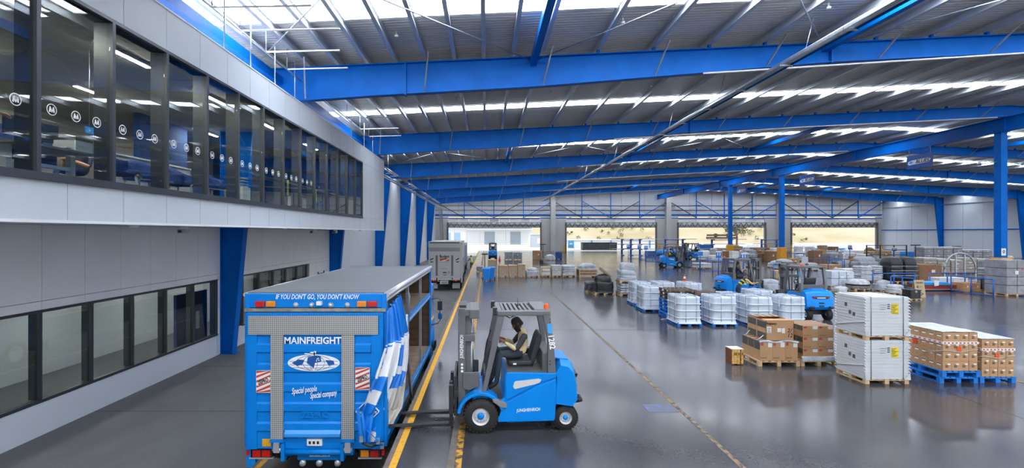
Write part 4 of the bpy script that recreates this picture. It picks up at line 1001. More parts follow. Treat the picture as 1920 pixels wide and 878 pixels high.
    for j in range(7):
        ph = math.pi / 2 * (j / 6)
        for i in range(20):
            a = 2 * math.pi * i / 20; x, y = math.cos(a), math.sin(a)
            low = -.01 if x > .35 else (-.04 if x > -.2 else -.055)
            z = low + (.128 - low) * math.sin(ph); rr = math.cos(ph) ** .6 if j < 6 else 0
            hv.append(hp_(x * .106 * rr - (.004 if x > 0 else .0) + (0.004 if x > .3 else 0), y * .084 * rr, z + (.04 if x > .35 and j == 0 else 0)))
    hb.add(hv, [(j * 20 + i, j * 20 + (i + 1) % 20, (j + 1) * 20 + (i + 1) % 20, (j + 1) * 20 + i) for j in range(6) for i in range(20)], 0, True)
    ho = hb.build('hair', cap or hair, o)
    if cap:
        MB().add([hp_(.09, -.06, .05), hp_(.19, -.04, .03), hp_(.19, .04, .03), hp_(.09, .06, .05)], [(0, 1, 2, 3)]).build('cap_peak', cap, ho, fix=False)
    if beard:
        bv = []
        for j in range(5):
            for i in range(11):
                a = R(-95 + 190 * i / 10); z = -.015 - .028 * j - (.03 if abs(a) < .9 else 0) * (1 if j == 0 else 0)
                k = 1 - .05 * j; bv.append(hp_(math.cos(a) * .108 * k + .006, math.sin(a) * .08 * k, z - .004 * j))
        MB().add(bv, [(j * 11 + i, j * 11 + i + 1, (j + 1) * 11 + i + 1, (j + 1) * 11 + i) for j in range(4) for i in range(10)], 0, True).build('beard', hair, o, fix=False)
    return o
def seated(dx=0):
    return dict(pelvis=(.70 + dx, 0, 1.30), neck=(.70 + dx, 0, 1.71), head=(.60 + dx, 0, 1.83),
        shL=(.72 + dx, -.185, 1.64), shR=(.72 + dx, .185, 1.64), elL=(.56 + dx, -.27, 1.40), elR=(.54 + dx, .26, 1.41), wrL=(.36 + dx, -.12, 1.50), wrR=(.36 + dx, .1, 1.52),
        hipL=(.66 + dx, -.1, 1.27), hipR=(.66 + dx, .1, 1.27), knL=(.26 + dx, -.16, 1.30), knR=(.24 + dx, .15, 1.30), anL=(.2 + dx, -.15, .76), anR=(.12 + dx, .13, .74), toeL=(.0 + dx, -.16, .66), toeR=(-.07 + dx, .14, .66))
def standing(lean=0, reach=0, h=1.0):
    j = dict(pelvis=(0, 0, .95), neck=(-lean, 0, 1.48), head=(-lean - .03, 0, 1.63), shL=(-lean, -.19, 1.41), shR=(-lean, .19, 1.41),
        elL=(-lean - reach * .5 + .02, -.26, 1.14), elR=(-lean - reach * .6 + .02, .26, 1.14), wrL=(-lean - reach - .04, -.24, .92 + reach * .5), wrR=(-lean - reach - .04, .22, .92 + reach * .6),
        hipL=(0, -.1, .9), hipR=(0, .1, .9), knL=(-.02, -.12, .49), knR=(-.02, .12, .49), anL=(.03, -.12, .09), anR=(.03, .12, .09), toeL=(-.14, -.14, .045), toeR=(-.14, .14, .045))
    return {k: tuple(c * h for c in v) for k, v in j.items()}
fa = FK.rotation_euler.z
person('bearded person in cream and charcoal work shirt driving the near forklift', seated(), (-1, 0, 0), (CREAM, CHAR, CREAM, JEAN, JEAN, BOOT), (FX, FD, 0), fa, beard=True, tilt=R(28), grip=.9)
person('person in yellow hi vis vest standing in the lane beside the blue truck', standing(.1, .3), (-1, 0, 0), (HIVIS, NAVY, NAVY, NAVY, NAVY, BOOT), (-1.8, 59.2, LANE), R(-60), stripes=PAPER, tilt=R(20), group='yard workers')
# upper office workers
person('standing person in navy and yellow vest at the near edge of the upper office glass', standing(.05, .35), (-1, 0, 0), (NAVY, NAVY, SKINL, NAVY, SKINL, BOOT), (-8.05, 7.35, FLU), R(250), skin=SKINL, stripes=HIVIS, tilt=R(15))
sd = {k: (v[0] - .5, v[1], v[2] - .72) for k, v in seated().items()}
person('seated person in navy at the desk behind the second office pane', sd, (-1, 0, 0), (NAVY, NAVY, SKINL, NAVY, NAVY, BOOT), (-9.0, 10.6, FLU), R(90), skin=SKINL)
person('person in grey cap and navy seated by the grey office partition', sd, (-1, 0, 0), (NAVY, NAVY, SKIN, NAVY, NAVY, BOOT), (-9.6, 14.6, FLU), R(30), cap=NAVY)
person('person standing beyond the hanging vests in the upper office', standing(.1, .2), (-1, 0, 0), (CHAR, CHAR, SKIN, NAVY, NAVY, BOOT), (-8.9, 20.6, FLU), R(200), stripes=HIVIS)

# ================================================================== upper office furniture
CHB = mat('chair_blue', '#1e3c78', .8); CHT = mat('taupe_frame', '#b0a79c', .5); SCR = mat('screen_dark', '#1c2430', .3); DESKW = mat('desk_white', '#c8cacc', .5)
def office_desk(label, loc, rz=0):
    t = thing('office_desk', label, 'desk', loc, rz, 'upper office desks')
    box('desk_top', -.8, .8, -.4, .4, .70, .735, mat('desk_grey', '#8e8f90', .5), t)
    for s in (-1, 1):
        box('leg', s * .62 - .05, s * .62 + .05, -.05, .05, .06, .7, DESKW, t); box('foot', s * .62 - .05, s * .62 + .05, -.35, .35, 0, .06, DESKW, t)
    box('beam', -.6, .6, -.04, .04, .4, .46, DESKW, t); box('privacy_screen', -.78, .78, .4, .44, .5, 1.1, CHB, t)
    return t
def monitor(label, loc, rz=0):
    t = thing('monitor', label, 'monitor', loc, rz, 'upper office monitors')
    box('screen', -.27, .27, -.02, .02, .15, .48, SCR, t, bevel=.006); box('stand', -.03, .03, 0, .04, .02, .25, BLKP, t); box('base', -.1, .1, -.08, .08, 0, .02, BLKP, t)
def tub_chair(label, loc, rz=0):
    t = thing('lounge_chair', label, 'chair', loc, rz, 'blue lounge chairs in the upper office')
    MB().prism(rrect(-.3, .3, -.3, .3, .1), .38, .48, 'z').build('seat', CHB, t, bevel=.03)
    b = MB(); n = 16
    def shell(u, v):
        a = R(-20 + 220 * u); r = .32 + .05 * v; return (r * math.cos(a), r * math.sin(a), .42 + (.22 + .2 * math.sin(math.pi * u) ** 2) * v)
    bo = b.grid(shell, n, 4).build('backrest', CHB, t, fix=False); bo.modifiers.new('thick', 'SOLIDIFY').thickness = .05
    for a in ((-.25, -.25), (.25, -.25), (-.25, .25), (.25, .25)): MB().tube([(a[0] * 1.15, a[1] * 1.15, 0), (a[0] * .9, a[1] * .9, .4)], .022, 6).build('leg', CHT, t)
    for s in (-1, 1): MB().tube([(-.28, s * .27, .38), (.28, s * .27, .38)], .02, 6).build('seat_rail', CHT, t)
for i, (x, y, rz, w) in enumerate(((-7.9, 8.6, 90, 'under the second glass pane'), (-10.5, 8.6, 90, 'deep in the room'), (-7.7, 19.6, 90, 'beside the vests'), (-8.0, 22, 90, 'near the far office end'))):
    office_desk(f'grey topped office desk {w}', (x, y, FLU), R(rz)); monitor(f'dark monitor on the office desk {w}', (x - .1, y - .3, FLU + .735), R(rz)); monitor(f'dark monitor at the end of the desk {w}', (x - .15, y + .18, FLU + .735), R(rz - 15))
for i, (x, y, rz, w) in enumerate(((-7.3, 9.75, 120, 'closest to the second glass pane'), (-7.5, 10.6, 60, 'behind the third glass pane'), (-7.4, 11.9, 100, 'behind the fourth pane by the grey partition'), (-7.3, 12.8, 70, 'behind the fifth pane by the grey partition'))):
    tub_chair(f'blue lounge chair with taupe legs {w}', (x, y, FLU), R(rz))
t = thing('office_partition', 'low light grey partition counter in the upper office', 'partition', (-8.4, 12.2, FLU))
box('panel', -.04, .04, -1.5, 1.5, 0, 1.0, mat('partition_grey', '#9b9d9f', .7), t); box('cap', -.06, .06, -1.52, 1.52, 1.0, 1.04, DESKW, t); box('panel', -1.6, -.04, 1.44, 1.5, 0, 1.0, mat('partition_grey', '#9b9d9f', .7), t)
t = thing('printer', 'white desktop printer on the near office desk', 'printer', (-7.8, 9.15, FLU + .736))
box('body', -.22, .22, -.2, .2, 0, .22, DESKW, t, bevel=.02); box('paper_tray', -.15, .15, -.3, -.2, .05, .07, PAPER, t); box('lid', -.22, .22, -.2, .2, .22, .26, GREYM, t)
t = thing('document_trays', 'stack of white document trays on the far office desk', 'trays', (-8.3, 16.2, FLU))
box('cabinet', -.3, .3, -.25, .25, 0, .75, DESKW, t)
for k in range(4): box('tray', -.25, .25, -.2, .2, .77 + .09 * k, .79 + .09 * k, WHITE, t)
for i, y in enumerate((16.9, 17.35, 20.9)):
    t = thing('hanging_vest', f'hi vis vest hanging in the upper office, {ordn[i]} from the camera', 'vest', (-7.2, y, FLU + .55), group='hanging hi vis vests')
    MB().prism([(-.2, 0), (.2, 0), (.2, .45), (.1, .62), (-.1, .62), (-.2, .45)], -.04, .04).build('vest_body', NAVY, t)
    for s in (-1, 1): box('vest_stripe', s * .12 - .03, s * .12 + .03, -.046, -.04, .02, .56, HIVIS, t)
    MB().cyl((0, 0, -.55), (0, 0, .7), .015, n=6).build('stand_pole', GALV, t)
t = thing('exit_sign', 'small blue direction sign hanging in the upper office', 'sign', (-8.1, 9.9, 5.62))
box('board', -.01, .01, -.1, .1, -.07, .07, mat('sign_bright_blue', '#2d7fc9', .4), t); MB().prism([(.03, 0), (-.02, .04), (-.02, -.04)], .01, .014, 'x').build('arrow', LETW, t); MB().cyl((0, 0, .07), (0, 0, 1.68), .006, n=5).build('hanger', GALV, t)
# ================================================================== pallets and loads
def pallet_mesh(w, d, h=.145):
    b = MB(); t = .02; n = 7
    for k in range(n): b.box(-w/2 + (w - .09) * k / (n - 1), -w/2 + (w - .09) * k / (n - 1) + .09, -d/2, d/2, h - t, h)
    for y in (-d/2, -.045, d/2 - .09): b.box(-w/2, w/2, y, y + .09, h - 2*t, h - t)
    for y in (-d/2, -.045, d/2 - .09):
        for x in (-w/2, -.05, w/2 - .1): b.box(x, x + .1, y, y + .09, t, h - 2*t)
    for x in (-w/2, -.05, w/2 - .1): b.box(x, x + .1, -d/2, d/2, 0, t)
    return b
_pm = {}
def pallet_part(parent, w, d, z=0, m=WOOD, name='pallet'):
    k = (w, d, m.name)
    if k not in _pm:
        o = pallet_mesh(w, d).build(name, m, parent, (0, 0, z)); _pm[k] = o.data; return o
    return link(name, _pm[k], parent, (0, 0, z))
def film_load(b, w, d, z0, z1, seed, lump=.03, rx=.12, top=.0, flare=0., nz=9, layers=0, ld=.02, m=0):
    """rounded, slightly lumpy wrapped block"""
    rng = random.Random(seed); base = rrect(-w/2, w/2, -d/2, d/2, rx, 4); n = len(base); vs = []
    ox, oy = rng.uniform(0, 99), rng.uniform(0, 99)
    for j in range(nz + 1):
        t = j / nz; z = z0 + (z1 - z0) * t
        k = 1 + flare * max(0, 1 - t * 6) ** 1.5 - (top * max(0, (t - .55) / .45) ** 2)
        if layers: k *= 1 - ld * (abs(math.sin(math.pi * layers * t)) < .35)
        for x, y in base:
            q = mnoise.noise((x * 2.2 + ox, y * 2.2 + oy, z * 2.5)) * lump * 2
            vs.append((x * k + q * (1 if x > 0 else -1), y * k + q * .7 * (1 if y > 0 else -1), z + q * .5 * (j > 0)))
    b.add(vs, [(j*n + i, j*n + (i+1) % n, (j+1)*n + (i+1) % n, (j+1)*n + i) for j in range(nz) for i in range(n)], m, True)
    c = len(b.v); zc = sum(vs[nz*n + i][2] for i in range(n)) / n
    b.v.append((0, 0, zc + lump * .6))
    o = c - len(vs)
    for i in range(n): b.f.append((o + nz*n + i, o + nz*n + (i+1) % n, c)); b.m.append(m); b.s.append(True)
    return b

# ---- white wrapped tray stacks with straps (pale blue banding)
STRAP = mat('strap_blue', '#4c6b94', .5); RIDGEM = mat('film_ridge', '#e2e8ee', .35)
def wrapped_block(label, x0, x1, d0, h, dep=1.15, seed=0, group='film wrapped tray stacks'):
    w = x1 - x0; t = thing('wrapped_tray_stack', label, 'pallet load', ((x0 + x1) / 2, d0 + dep / 2, 0), group=group)
    pallet_part(t, round(w + .04, 2), dep, 0, PALB)
    b = MB(); film_load(b, w - .02, dep - .02, .1, h, seed, .012, .13, 0, .10, 16); lo_ = b.build('film_wrap', FILMB, t)
    rng = random.Random(seed)
    for k in range(3):
        z = .3 + (h - .4) * k / 2.6 + rng.uniform(-.02, .02); r_ = rrect(-w/2 - .006, w/2 + .006, -dep/2 - .006, dep/2 + .006, .13, 4); r_.append(r_[0])
        MB().tube([(p[0], p[1], z + .02 * mnoise.noise((p[0] * 3, p[1] * 3, seed + k))) for p in r_], .014, 5).build('film_ridge', RIDGEM, lo_)
    for xx in (-w * .18, w * .27):
        MB().tube([(xx, -dep/2 - .01, .12), (xx, -dep/2 - .01, h + .005), (xx, dep/2, h + .012)], .009, 4).build('strap', STRAP, lo_)
    for yy in (-dep * .2, dep * .2):
        MB().tube([(-w/2 - .012, yy, .12), (-w/2 - .012, yy, h + .008), (w/2, yy, h + .014)], .009, 4).build('strap', STRAP, lo_)
    MB().grid(lambda u, v: (-w/2 * .86 + w * .86 * u, -dep/2 * .86 + dep * .86 * v, h + .004 + .012 * math.sin(7 * u + seed) * math.cos(6 * v)), 8, 8).build('top_sheet', FILMB, lo_, fix=False)
    box('paper_label', -w/2 - .016, -w/2 - .01, -dep*.32, -dep*.22, h - .38, h - .12, PAPER, t)
    return t
WB = [('front left of the loose group, nearest the floor line', 7.24, 8.12, 18.3, 1.11, 1.2), ('second from the left in the front row', 8.54, 9.43, 18.25, 1.11, 1.2), ('third in the front row behind the cartons', 9.92, 10.78, 18.2, 1.11, 1.2),
      ('fourth in the front row beside the rear-view forklift', 11.15, 12.0, 18.2, 1.11, 1.2), ('furthest left, beside the dark pallet stack', 7.06, 7.98, 21.75, 1.1, 1.2), ('behind the dark pallet stack on the left', 7.2, 8.05, 23.6, 1.1, 1.2),
      ('behind the dark pallet stack in the middle', 8.3, 9.2, 23.6, 1.1, 1.2), ('tallest looking one behind the dark pallet stack on the right', 9.45, 10.3, 23.1, 1.12, 1.2), ('second row behind the gap in the front row', 9.85, 10.6, 19.85, 1.02, 1.1), ('second row nearest the forklift with the operator', 11.2, 12.05, 20.3, 1.1, 1.15)]
for i, (lab, a, b_, d, h, dp) in enumerate(WB): wrapped_block('white film wrapped tray stack ' + lab, a, b_, d, h, dp, i)

# ---- empty pallet stacks
def pallet_stack(label, x, y, n, mats_, w=1.15, d=1.2, seed=1):
    t = thing('pallet_stack', label, 'pallet stack', (x, y, 0), group='empty pallet stacks'); rng = random.Random(seed)
    for k in range(n):
        o = pallet_part(t, w, d, .146 * k, mats_[k]); o.location.x += rng.uniform(-.03, .03); o.location.y += rng.uniform(-.03, .03)
    return t
ps = pallet_stack('empty pallet stack with dark wooden pallets on top of blue ones', 7.98 + .12, 20.55, 8, [PALB] * 5 + [WOODD] * 3)
MB().tube([(-.1, -.62, 1.1), (-.3, -.75, .5), (-.7, -.85, .05), (-1.0, -.8, .01)], .012, 5).build('loose_strap', PAPER, ps)
pallet_stack('blue empty pallet stack glimpsed between two wrapped tray stacks', 9.2, 20.6, 7, [PALB] * 6 + [WOODD], .95, 1.1, 3)

# ---- printed cartons
PRINT = mat('carton_print', '#3b3128', .7); LABO = mat('hazard_orange', '#e0541a', .6); LABR = mat('print_red', '#b43a2a', .6); LABY = mat('sheet_yellow', '#f0c51e', .6); LABG = mat('sheet_green', '#3f7f3a', .6)
def slab(b, x0, x1, z0, z1, y, m): b.box(x0, x1, y - .003, y, z0, z1, m)
def carton_mesh(w, d, h, small=True):
    """carton with printed front and left side: 0 card 1 print 2 label"""
    b = MB().box(-w/2, w/2, -d/2, d/2, 0, h, 0)
    if small:
        slab(b, -w*.2, w*.12, h*.52, h*.6, -d/2, 1); slab(b, -w*.2, w*.14, h*.36, h*.46, -d/2, 1); slab(b, w*.05, w*.38, h*.62, h*.76, -d/2, 2)
        b.box(-w/2 - .003, -w/2, -d*.25, d*.25, h*.5, h*.66, 2); b.box(-w/2 - .004, -w/2, -d*.25, d*.25, h*.66, h*.73, 1); b.box(-w/2 - .003, -w/2, -d*.1, d*.1, h*.12, h*.15, 1)
    else:
        slab(b, -w*.45, -w*.25, h*.78, h*.95, -d/2, 3); slab(b, w*.14, w*.46, h*.7, h*.96, -d/2, 2)
        for k in range(4): slab(b, -w*.42 + k*.12*w, -w*.37 + k*.12*w, h*.12, h*.18, -d/2, 1)
    return b
def carton_pallet(label, x0, x1, d0, dep, base, nx, ny, layers, lh, seed):
    w = x1 - x0; t = thing('carton_pallet', label, 'pallet load', ((x0 + x1)/2, d0 + dep/2, 0), group='carton loads on blue pallets')
    for k in range(base): o = pallet_part(t, round(w + .08, 2), dep, .146 * k, PALB); o.location.y += -.03 * k; o.location.x += -.03 * (base - 1 - k)
    z0 = .146 * base; cw, cd = w/nx, dep/ny; proto = None; rng = random.Random(seed)
    for k in range(layers):
        for i in range(nx):
            for j in range(ny):
                if not (j == 0 or i == 0 or k == layers - 1): continue
                if proto is None: proto = carton_mesh(cw - .006, cd - .006, lh - .004).build('carton', [CARD, PRINT, PAPER], t); o = proto
                else: o = link('carton', proto.data, t)
                o.location = (-w/2 + cw*(i + .5) + rng.uniform(-.004, .004), -dep/2 + cd*(j + .5) + rng.uniform(-.004, .004), z0 + lh*k)
    zt = z0 + lh*layers
    b = MB()
    b.grid(lambda u, v: (-w/2 - .01 + (w + .02)*u, -dep/2 - .01 + (dep + .02)*v, zt + .01 + .02*abs(mnoise.noise((u*5, v*5, seed)))), 12, 12)
    b.build('top_film', FILM, t, fix=False)
    zb = z0 + lh*(layers - 1) - .02
    tb = MB().box(-w/2 - .012, w/2 + .012, -dep/2 - .013, -dep/2 - .007, zb - .03, zb + .03).box(-w/2 - .013, -w/2 - .007, -dep/2, dep/2, zb - .03, zb + .03); to = tb.build('warning_tape', PAPER, t)
    for k in range(9): box('tape_print', -w/2 + w*(k + .2)/9, -w/2 + w*(k + .65)/9, -dep/2 - .016, -dep/2 - .013, zb - .014, zb + .014, REDS, to)
    for k in range(9): box('tape_print', -w/2 - .016, -w/2 - .013, -dep/2 + dep*(k + .2)/9, -dep/2 + dep*(k + .65)/9, zb - .014, zb + .014, REDS, to)
    box('hazard_label', -w*.1, w*.02, -dep/2 - .012, -dep/2 - .006, zb - .2, zb - .09, LABO, t)
    box('hazard_label', -w/2 - .012, -w/2 - .006, dep*.05, dep*.15, zb - .16, zb - .06, mat('hazard_red', '#d23a1c', .6), t)
    MB().tube([(-w/2 - .01, -dep*.1, z0 + .32), (-w/2 - .012, -dep/2 - .012, z0 + .48), (0, -dep/2 - .014, z0 + .44), (w/2, -dep/2 - .012, z0 + .5)], .008, 4).build('film_fold', FILM, t)
    return t
carton_pallet('brown carton load with orange hazard labels on two stacked blue pallets', 10.72, 11.54, 11.4, 1.2, 2, 4, 6, 4, .225, 4)
carton_pallet('lower brown carton load on a single blue pallet at the right', 11.66, 12.42, 11.42, 1.2, 1, 4, 6, 4, .22, 8)

# ---- white boxed pair
BOXW = mat('white_carton', '#c9cdd0', .5, 0, .04, 2.); BOXG = mat('grey_print', '#4a4d50', .7)
def white_crate(label, z, seed):
    t = thing('white_wrapped_carton', label, 'carton', (9.355, 11.8, z), group='stacked white wrapped cartons'); w, d, h = 1.03, .95, .985
    pallet_part(t, 1.02, .94, 0, WOOD).scale = (1, 1, .75)
    n = 13; zb = .11; lh = (h + .03 - zb) / n
    bo = MB()
    for k in range(n):
        z0 = zb + lh*k; r_ = rrect(-w/2, w/2, -d/2, d/2, .012, 2); r2 = rrect(-w/2 + .012, w/2 - .012, -d/2 + .012, d/2 - .012, .012, 2)
        bo.prism(r2, z0, z0 + lh, 'z'); bo.prism(r_, z0 + .006, z0 + lh*.8, 'z')
    o = bo.build('carton_body', BOXW, t)
    for k in range(n):
        z0 = zb + lh*k
        for (xx, yy) in ((-w/2, -d/2), (w/2, -d/2), (-w/2, d/2)): MB().add([(xx - .015, yy - .015, z0 + .03), (xx + .02, yy - .02, z0 + .01), (xx + .02, yy + .02, z0 + .045), (xx - .02, yy + .02, z0 + .06)], [(0, 1, 2), (0, 2, 3), (0, 1, 3)]).build('film_pucker', BOXW, o)
    for xx in (-w*.37, w*.36):
        MB().tube([(xx, -d/2 - .006, zb), (xx, -d/2 - .006, zb + lh*n), (xx, d/2, zb + lh*n + .004)], .009, 4).build('strap', mat('strap_teal', '#3d6474', .5), o)
    ye = box('yellow_sheet', w*.09, w*.25, -d/2 - .006, -d/2 - .001, .62, .86, LABY, o)
    for k in range(7): box('sheet_print', w*.1, w*.1 + .07 + .07*((k*7 + seed) % 3)/2, -d/2 - .009, -d/2 - .006, .64 + .03*k, .655 + .03*k, LABG, ye)
    for k in range(3): box('print_line', -w*.17, -w*.05 + .02*k, -d/2 - .004, -d/2 - .001, .72 + .055*k, .728 + .055*k, BOXG, o); box('print_line', w*.0, w*.055, -d/2 - .004, -d/2 - .001, .74 + .045*k, .765 + .045*k, BOXG, o)
    for k, zz in ((0, .72), (1, .55), (2, .52)): box('print_mark', -w/2 - .005, -w/2 - .001, d*.1 - .13*k, d*.18 - .13*k, zz, zz + .09, BOXG, o)
    MB().tube([(-w/2 - .01, d/2, .22), (-w/2 - .015, -d*.1, .36), (-w/2 - .012, -d/2, .45)], .012, 4).build('film_fold', BOXW, o)
    for s in (-1, 1): MB().add([(s*(w/2 + .01), -d/2 - .012, .28), (s*(w/2 + .01), -d/2 - .03, .1), (s*(w/2 - .12), -d/2 - .012, .1)], [(0, 1, 2)]).build('film_corner', FILM, o, fix=False)
    return t
white_crate('lower white film wrapped carton with yellow sheet on a wooden pallet', 0, 1)
white_crate('upper white film wrapped carton with yellow sheet stacked on another', 1.016, 2)

# ---- cardboard loads left of them
t = thing('carton_load', 'film wrapped brown carton load with a smaller open box on top', 'pallet load', (7.74, 13.3, 0))
pallet_part(t, 1.1, .95)
DCARD = mat('dark_print_card', '#4f4d4a', .8)  # dark grey of the carton print and tape
def big_carton(parent, x0, x1, y0, y1, z0, z1, nf=3, open_=False):
    w, d, h = x1 - x0, y1 - y0, z1 - z0; o = None
    for k in range(nf):
        cw = w/nf; b = carton_mesh(cw - .006, d, h, False); o = b.build('carton', [CARD, PRINT, PAPER, LABR], parent, (x0 + cw*(k + .5), (y0 + y1)/2, z0))
        if k == 0:
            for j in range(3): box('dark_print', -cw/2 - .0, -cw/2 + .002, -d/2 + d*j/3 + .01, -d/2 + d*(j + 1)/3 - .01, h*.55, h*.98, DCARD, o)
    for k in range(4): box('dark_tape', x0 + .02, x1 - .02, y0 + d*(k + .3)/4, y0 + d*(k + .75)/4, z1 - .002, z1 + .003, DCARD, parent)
    return o
big_carton(t, -.5, .5, -.46, .44, .145, .66)
uc = MB(); w0, w1, e0, e1, zz0, zz1 = -.32, .42, -.42, .5, .665, 1.2
uc.box(w0, w1, e0, e0 + .01, zz0, zz1).box(w0, w1, e1 - .01, e1, zz0, zz1).box(w0, w0 + .01, e0, e1, zz0, zz1).box(w1 - .01, w1, e0, e1, zz0, zz1).box(w0, w1, e0, e1, zz0, zz0 + .01)
uco = uc.build('open_carton', CARD, t); box('carton_flap', w0, w1, e0, e0 + .25, zz1, zz1 + .01, CARD, uco); box('carton_flap', w0, w1, e1 - .3, e1, zz1, zz1 + .01, CARD, uco)
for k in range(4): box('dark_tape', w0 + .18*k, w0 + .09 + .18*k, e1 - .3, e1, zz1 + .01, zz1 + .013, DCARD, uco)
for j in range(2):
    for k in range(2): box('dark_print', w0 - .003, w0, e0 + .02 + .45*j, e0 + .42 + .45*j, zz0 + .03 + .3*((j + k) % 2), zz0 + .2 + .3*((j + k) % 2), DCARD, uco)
letter('Ridgeways', .09, (w0 + .15, e0 - .003, zz1 - .08), LETK, uco, bold=.002, width=.26)
box('paper_label', w0 + .02, w0 + .14, e0 - .004, e0, zz1 - .32, zz1 - .16, PAPER, uco); box('paper_label', w0 + .3, w0 + .4, e0 - .004, e0, zz1 - .3, zz1 - .2, PAPER, uco); box('paper_label', w0 + .42, w0 + .5, e0 - .004, e0, zz1 - .33, zz1 - .2, PAPER, uco)
for k in range(3): box('label_print', w0 + .035, w0 + .12, e0 - .006, e0 - .004, zz1 - .30 + .045*k, zz1 - .285 + .045*k, LETK, uco)
letter('2/', .15, (w1 - .12, e0 - .003, zz0 + .27), LETK, uco, bold=.001, shear=.2); letter('12', .15, (w1 - .11, e0 - .003, zz0 + .14), LETK, uco, bold=.001, shear=.2)
fm = MB().grid(lambda u, v: (-.52 + 1.04*u, -.47 - .01*math.sin(9*u), .62 + .06*v + .02*math.sin(11*u)), 14, 2); fm.build('film_band', FILM, t, fix=False).modifiers.new('thick', 'SOLIDIFY').thickness = .004
for s in (-1, 1): MB().tube([(-.51, -.3*s, .66), (-.42, -.32*s, .72), (-.34, -.34*s, .8)], .012, 4).build('film_fold', FILM, t)
t = thing('carton_load', 'three layer brown carton load with red print beside the white cartons', 'pallet load', (8.82, 13.32, 0))
pallet_part(t, .97, .92)
for k in range(3): big_carton(t, -.41, .41, -.42, .42, .15 + .305*k, .15 + .305*(k + 1) - .006, 2)
film = MB(); film.grid(lambda u, v: (-.46 + .92*u, -.45 - .03*(1 - v) - .01*math.sin(13*u), .12 + .14*v), 14, 3); film.build('film_band', FILM, t, fix=False).modifiers.new('thick', 'SOLIDIFY').thickness = .004
t = thing('wooden_crate', 'small brown and orange wooden crate standing alone on the floor', 'crate', (6.72, 13.15, 0))
CRO = mat('crate_orange', '#c98a2a', .7, 0, 0, 14., col2='#d9b77a', thresh=(.4, .6)); CRB = mat('crate_brown', '#6d4429', .75, 0, .3, 10.)
box('side_panel', -.16, -.14, -.17, .17, .07, .4, CRB, t); box('side_panel', .14, .16, -.17, .17, .07, .4, CRB, t); box('front_board', -.15, -.02, -.18, -.16, .03, .41, CRO, t); box('front_board', -.01, .06, -.185, -.16, .02, .41, CRO, t); box('front_board', .09, .15, -.18, -.16, .03, .4, CRO, t)
box('back_board', -.15, .15, .16, .18, .03, .41, CRB, t); box('lid', -.16, .16, -.18, .18, .405, .425, mat('crate_lid', '#cfc3b2', .7), t)
for x in (-.16, .08): box('skid', x, x + .07, -.17, .17, 0, .07, CRB, t)
for x in (-.1, -.06, .02, .11): box('slot', x, x + .018, -.19, -.184, .26, .33, LETK, t)
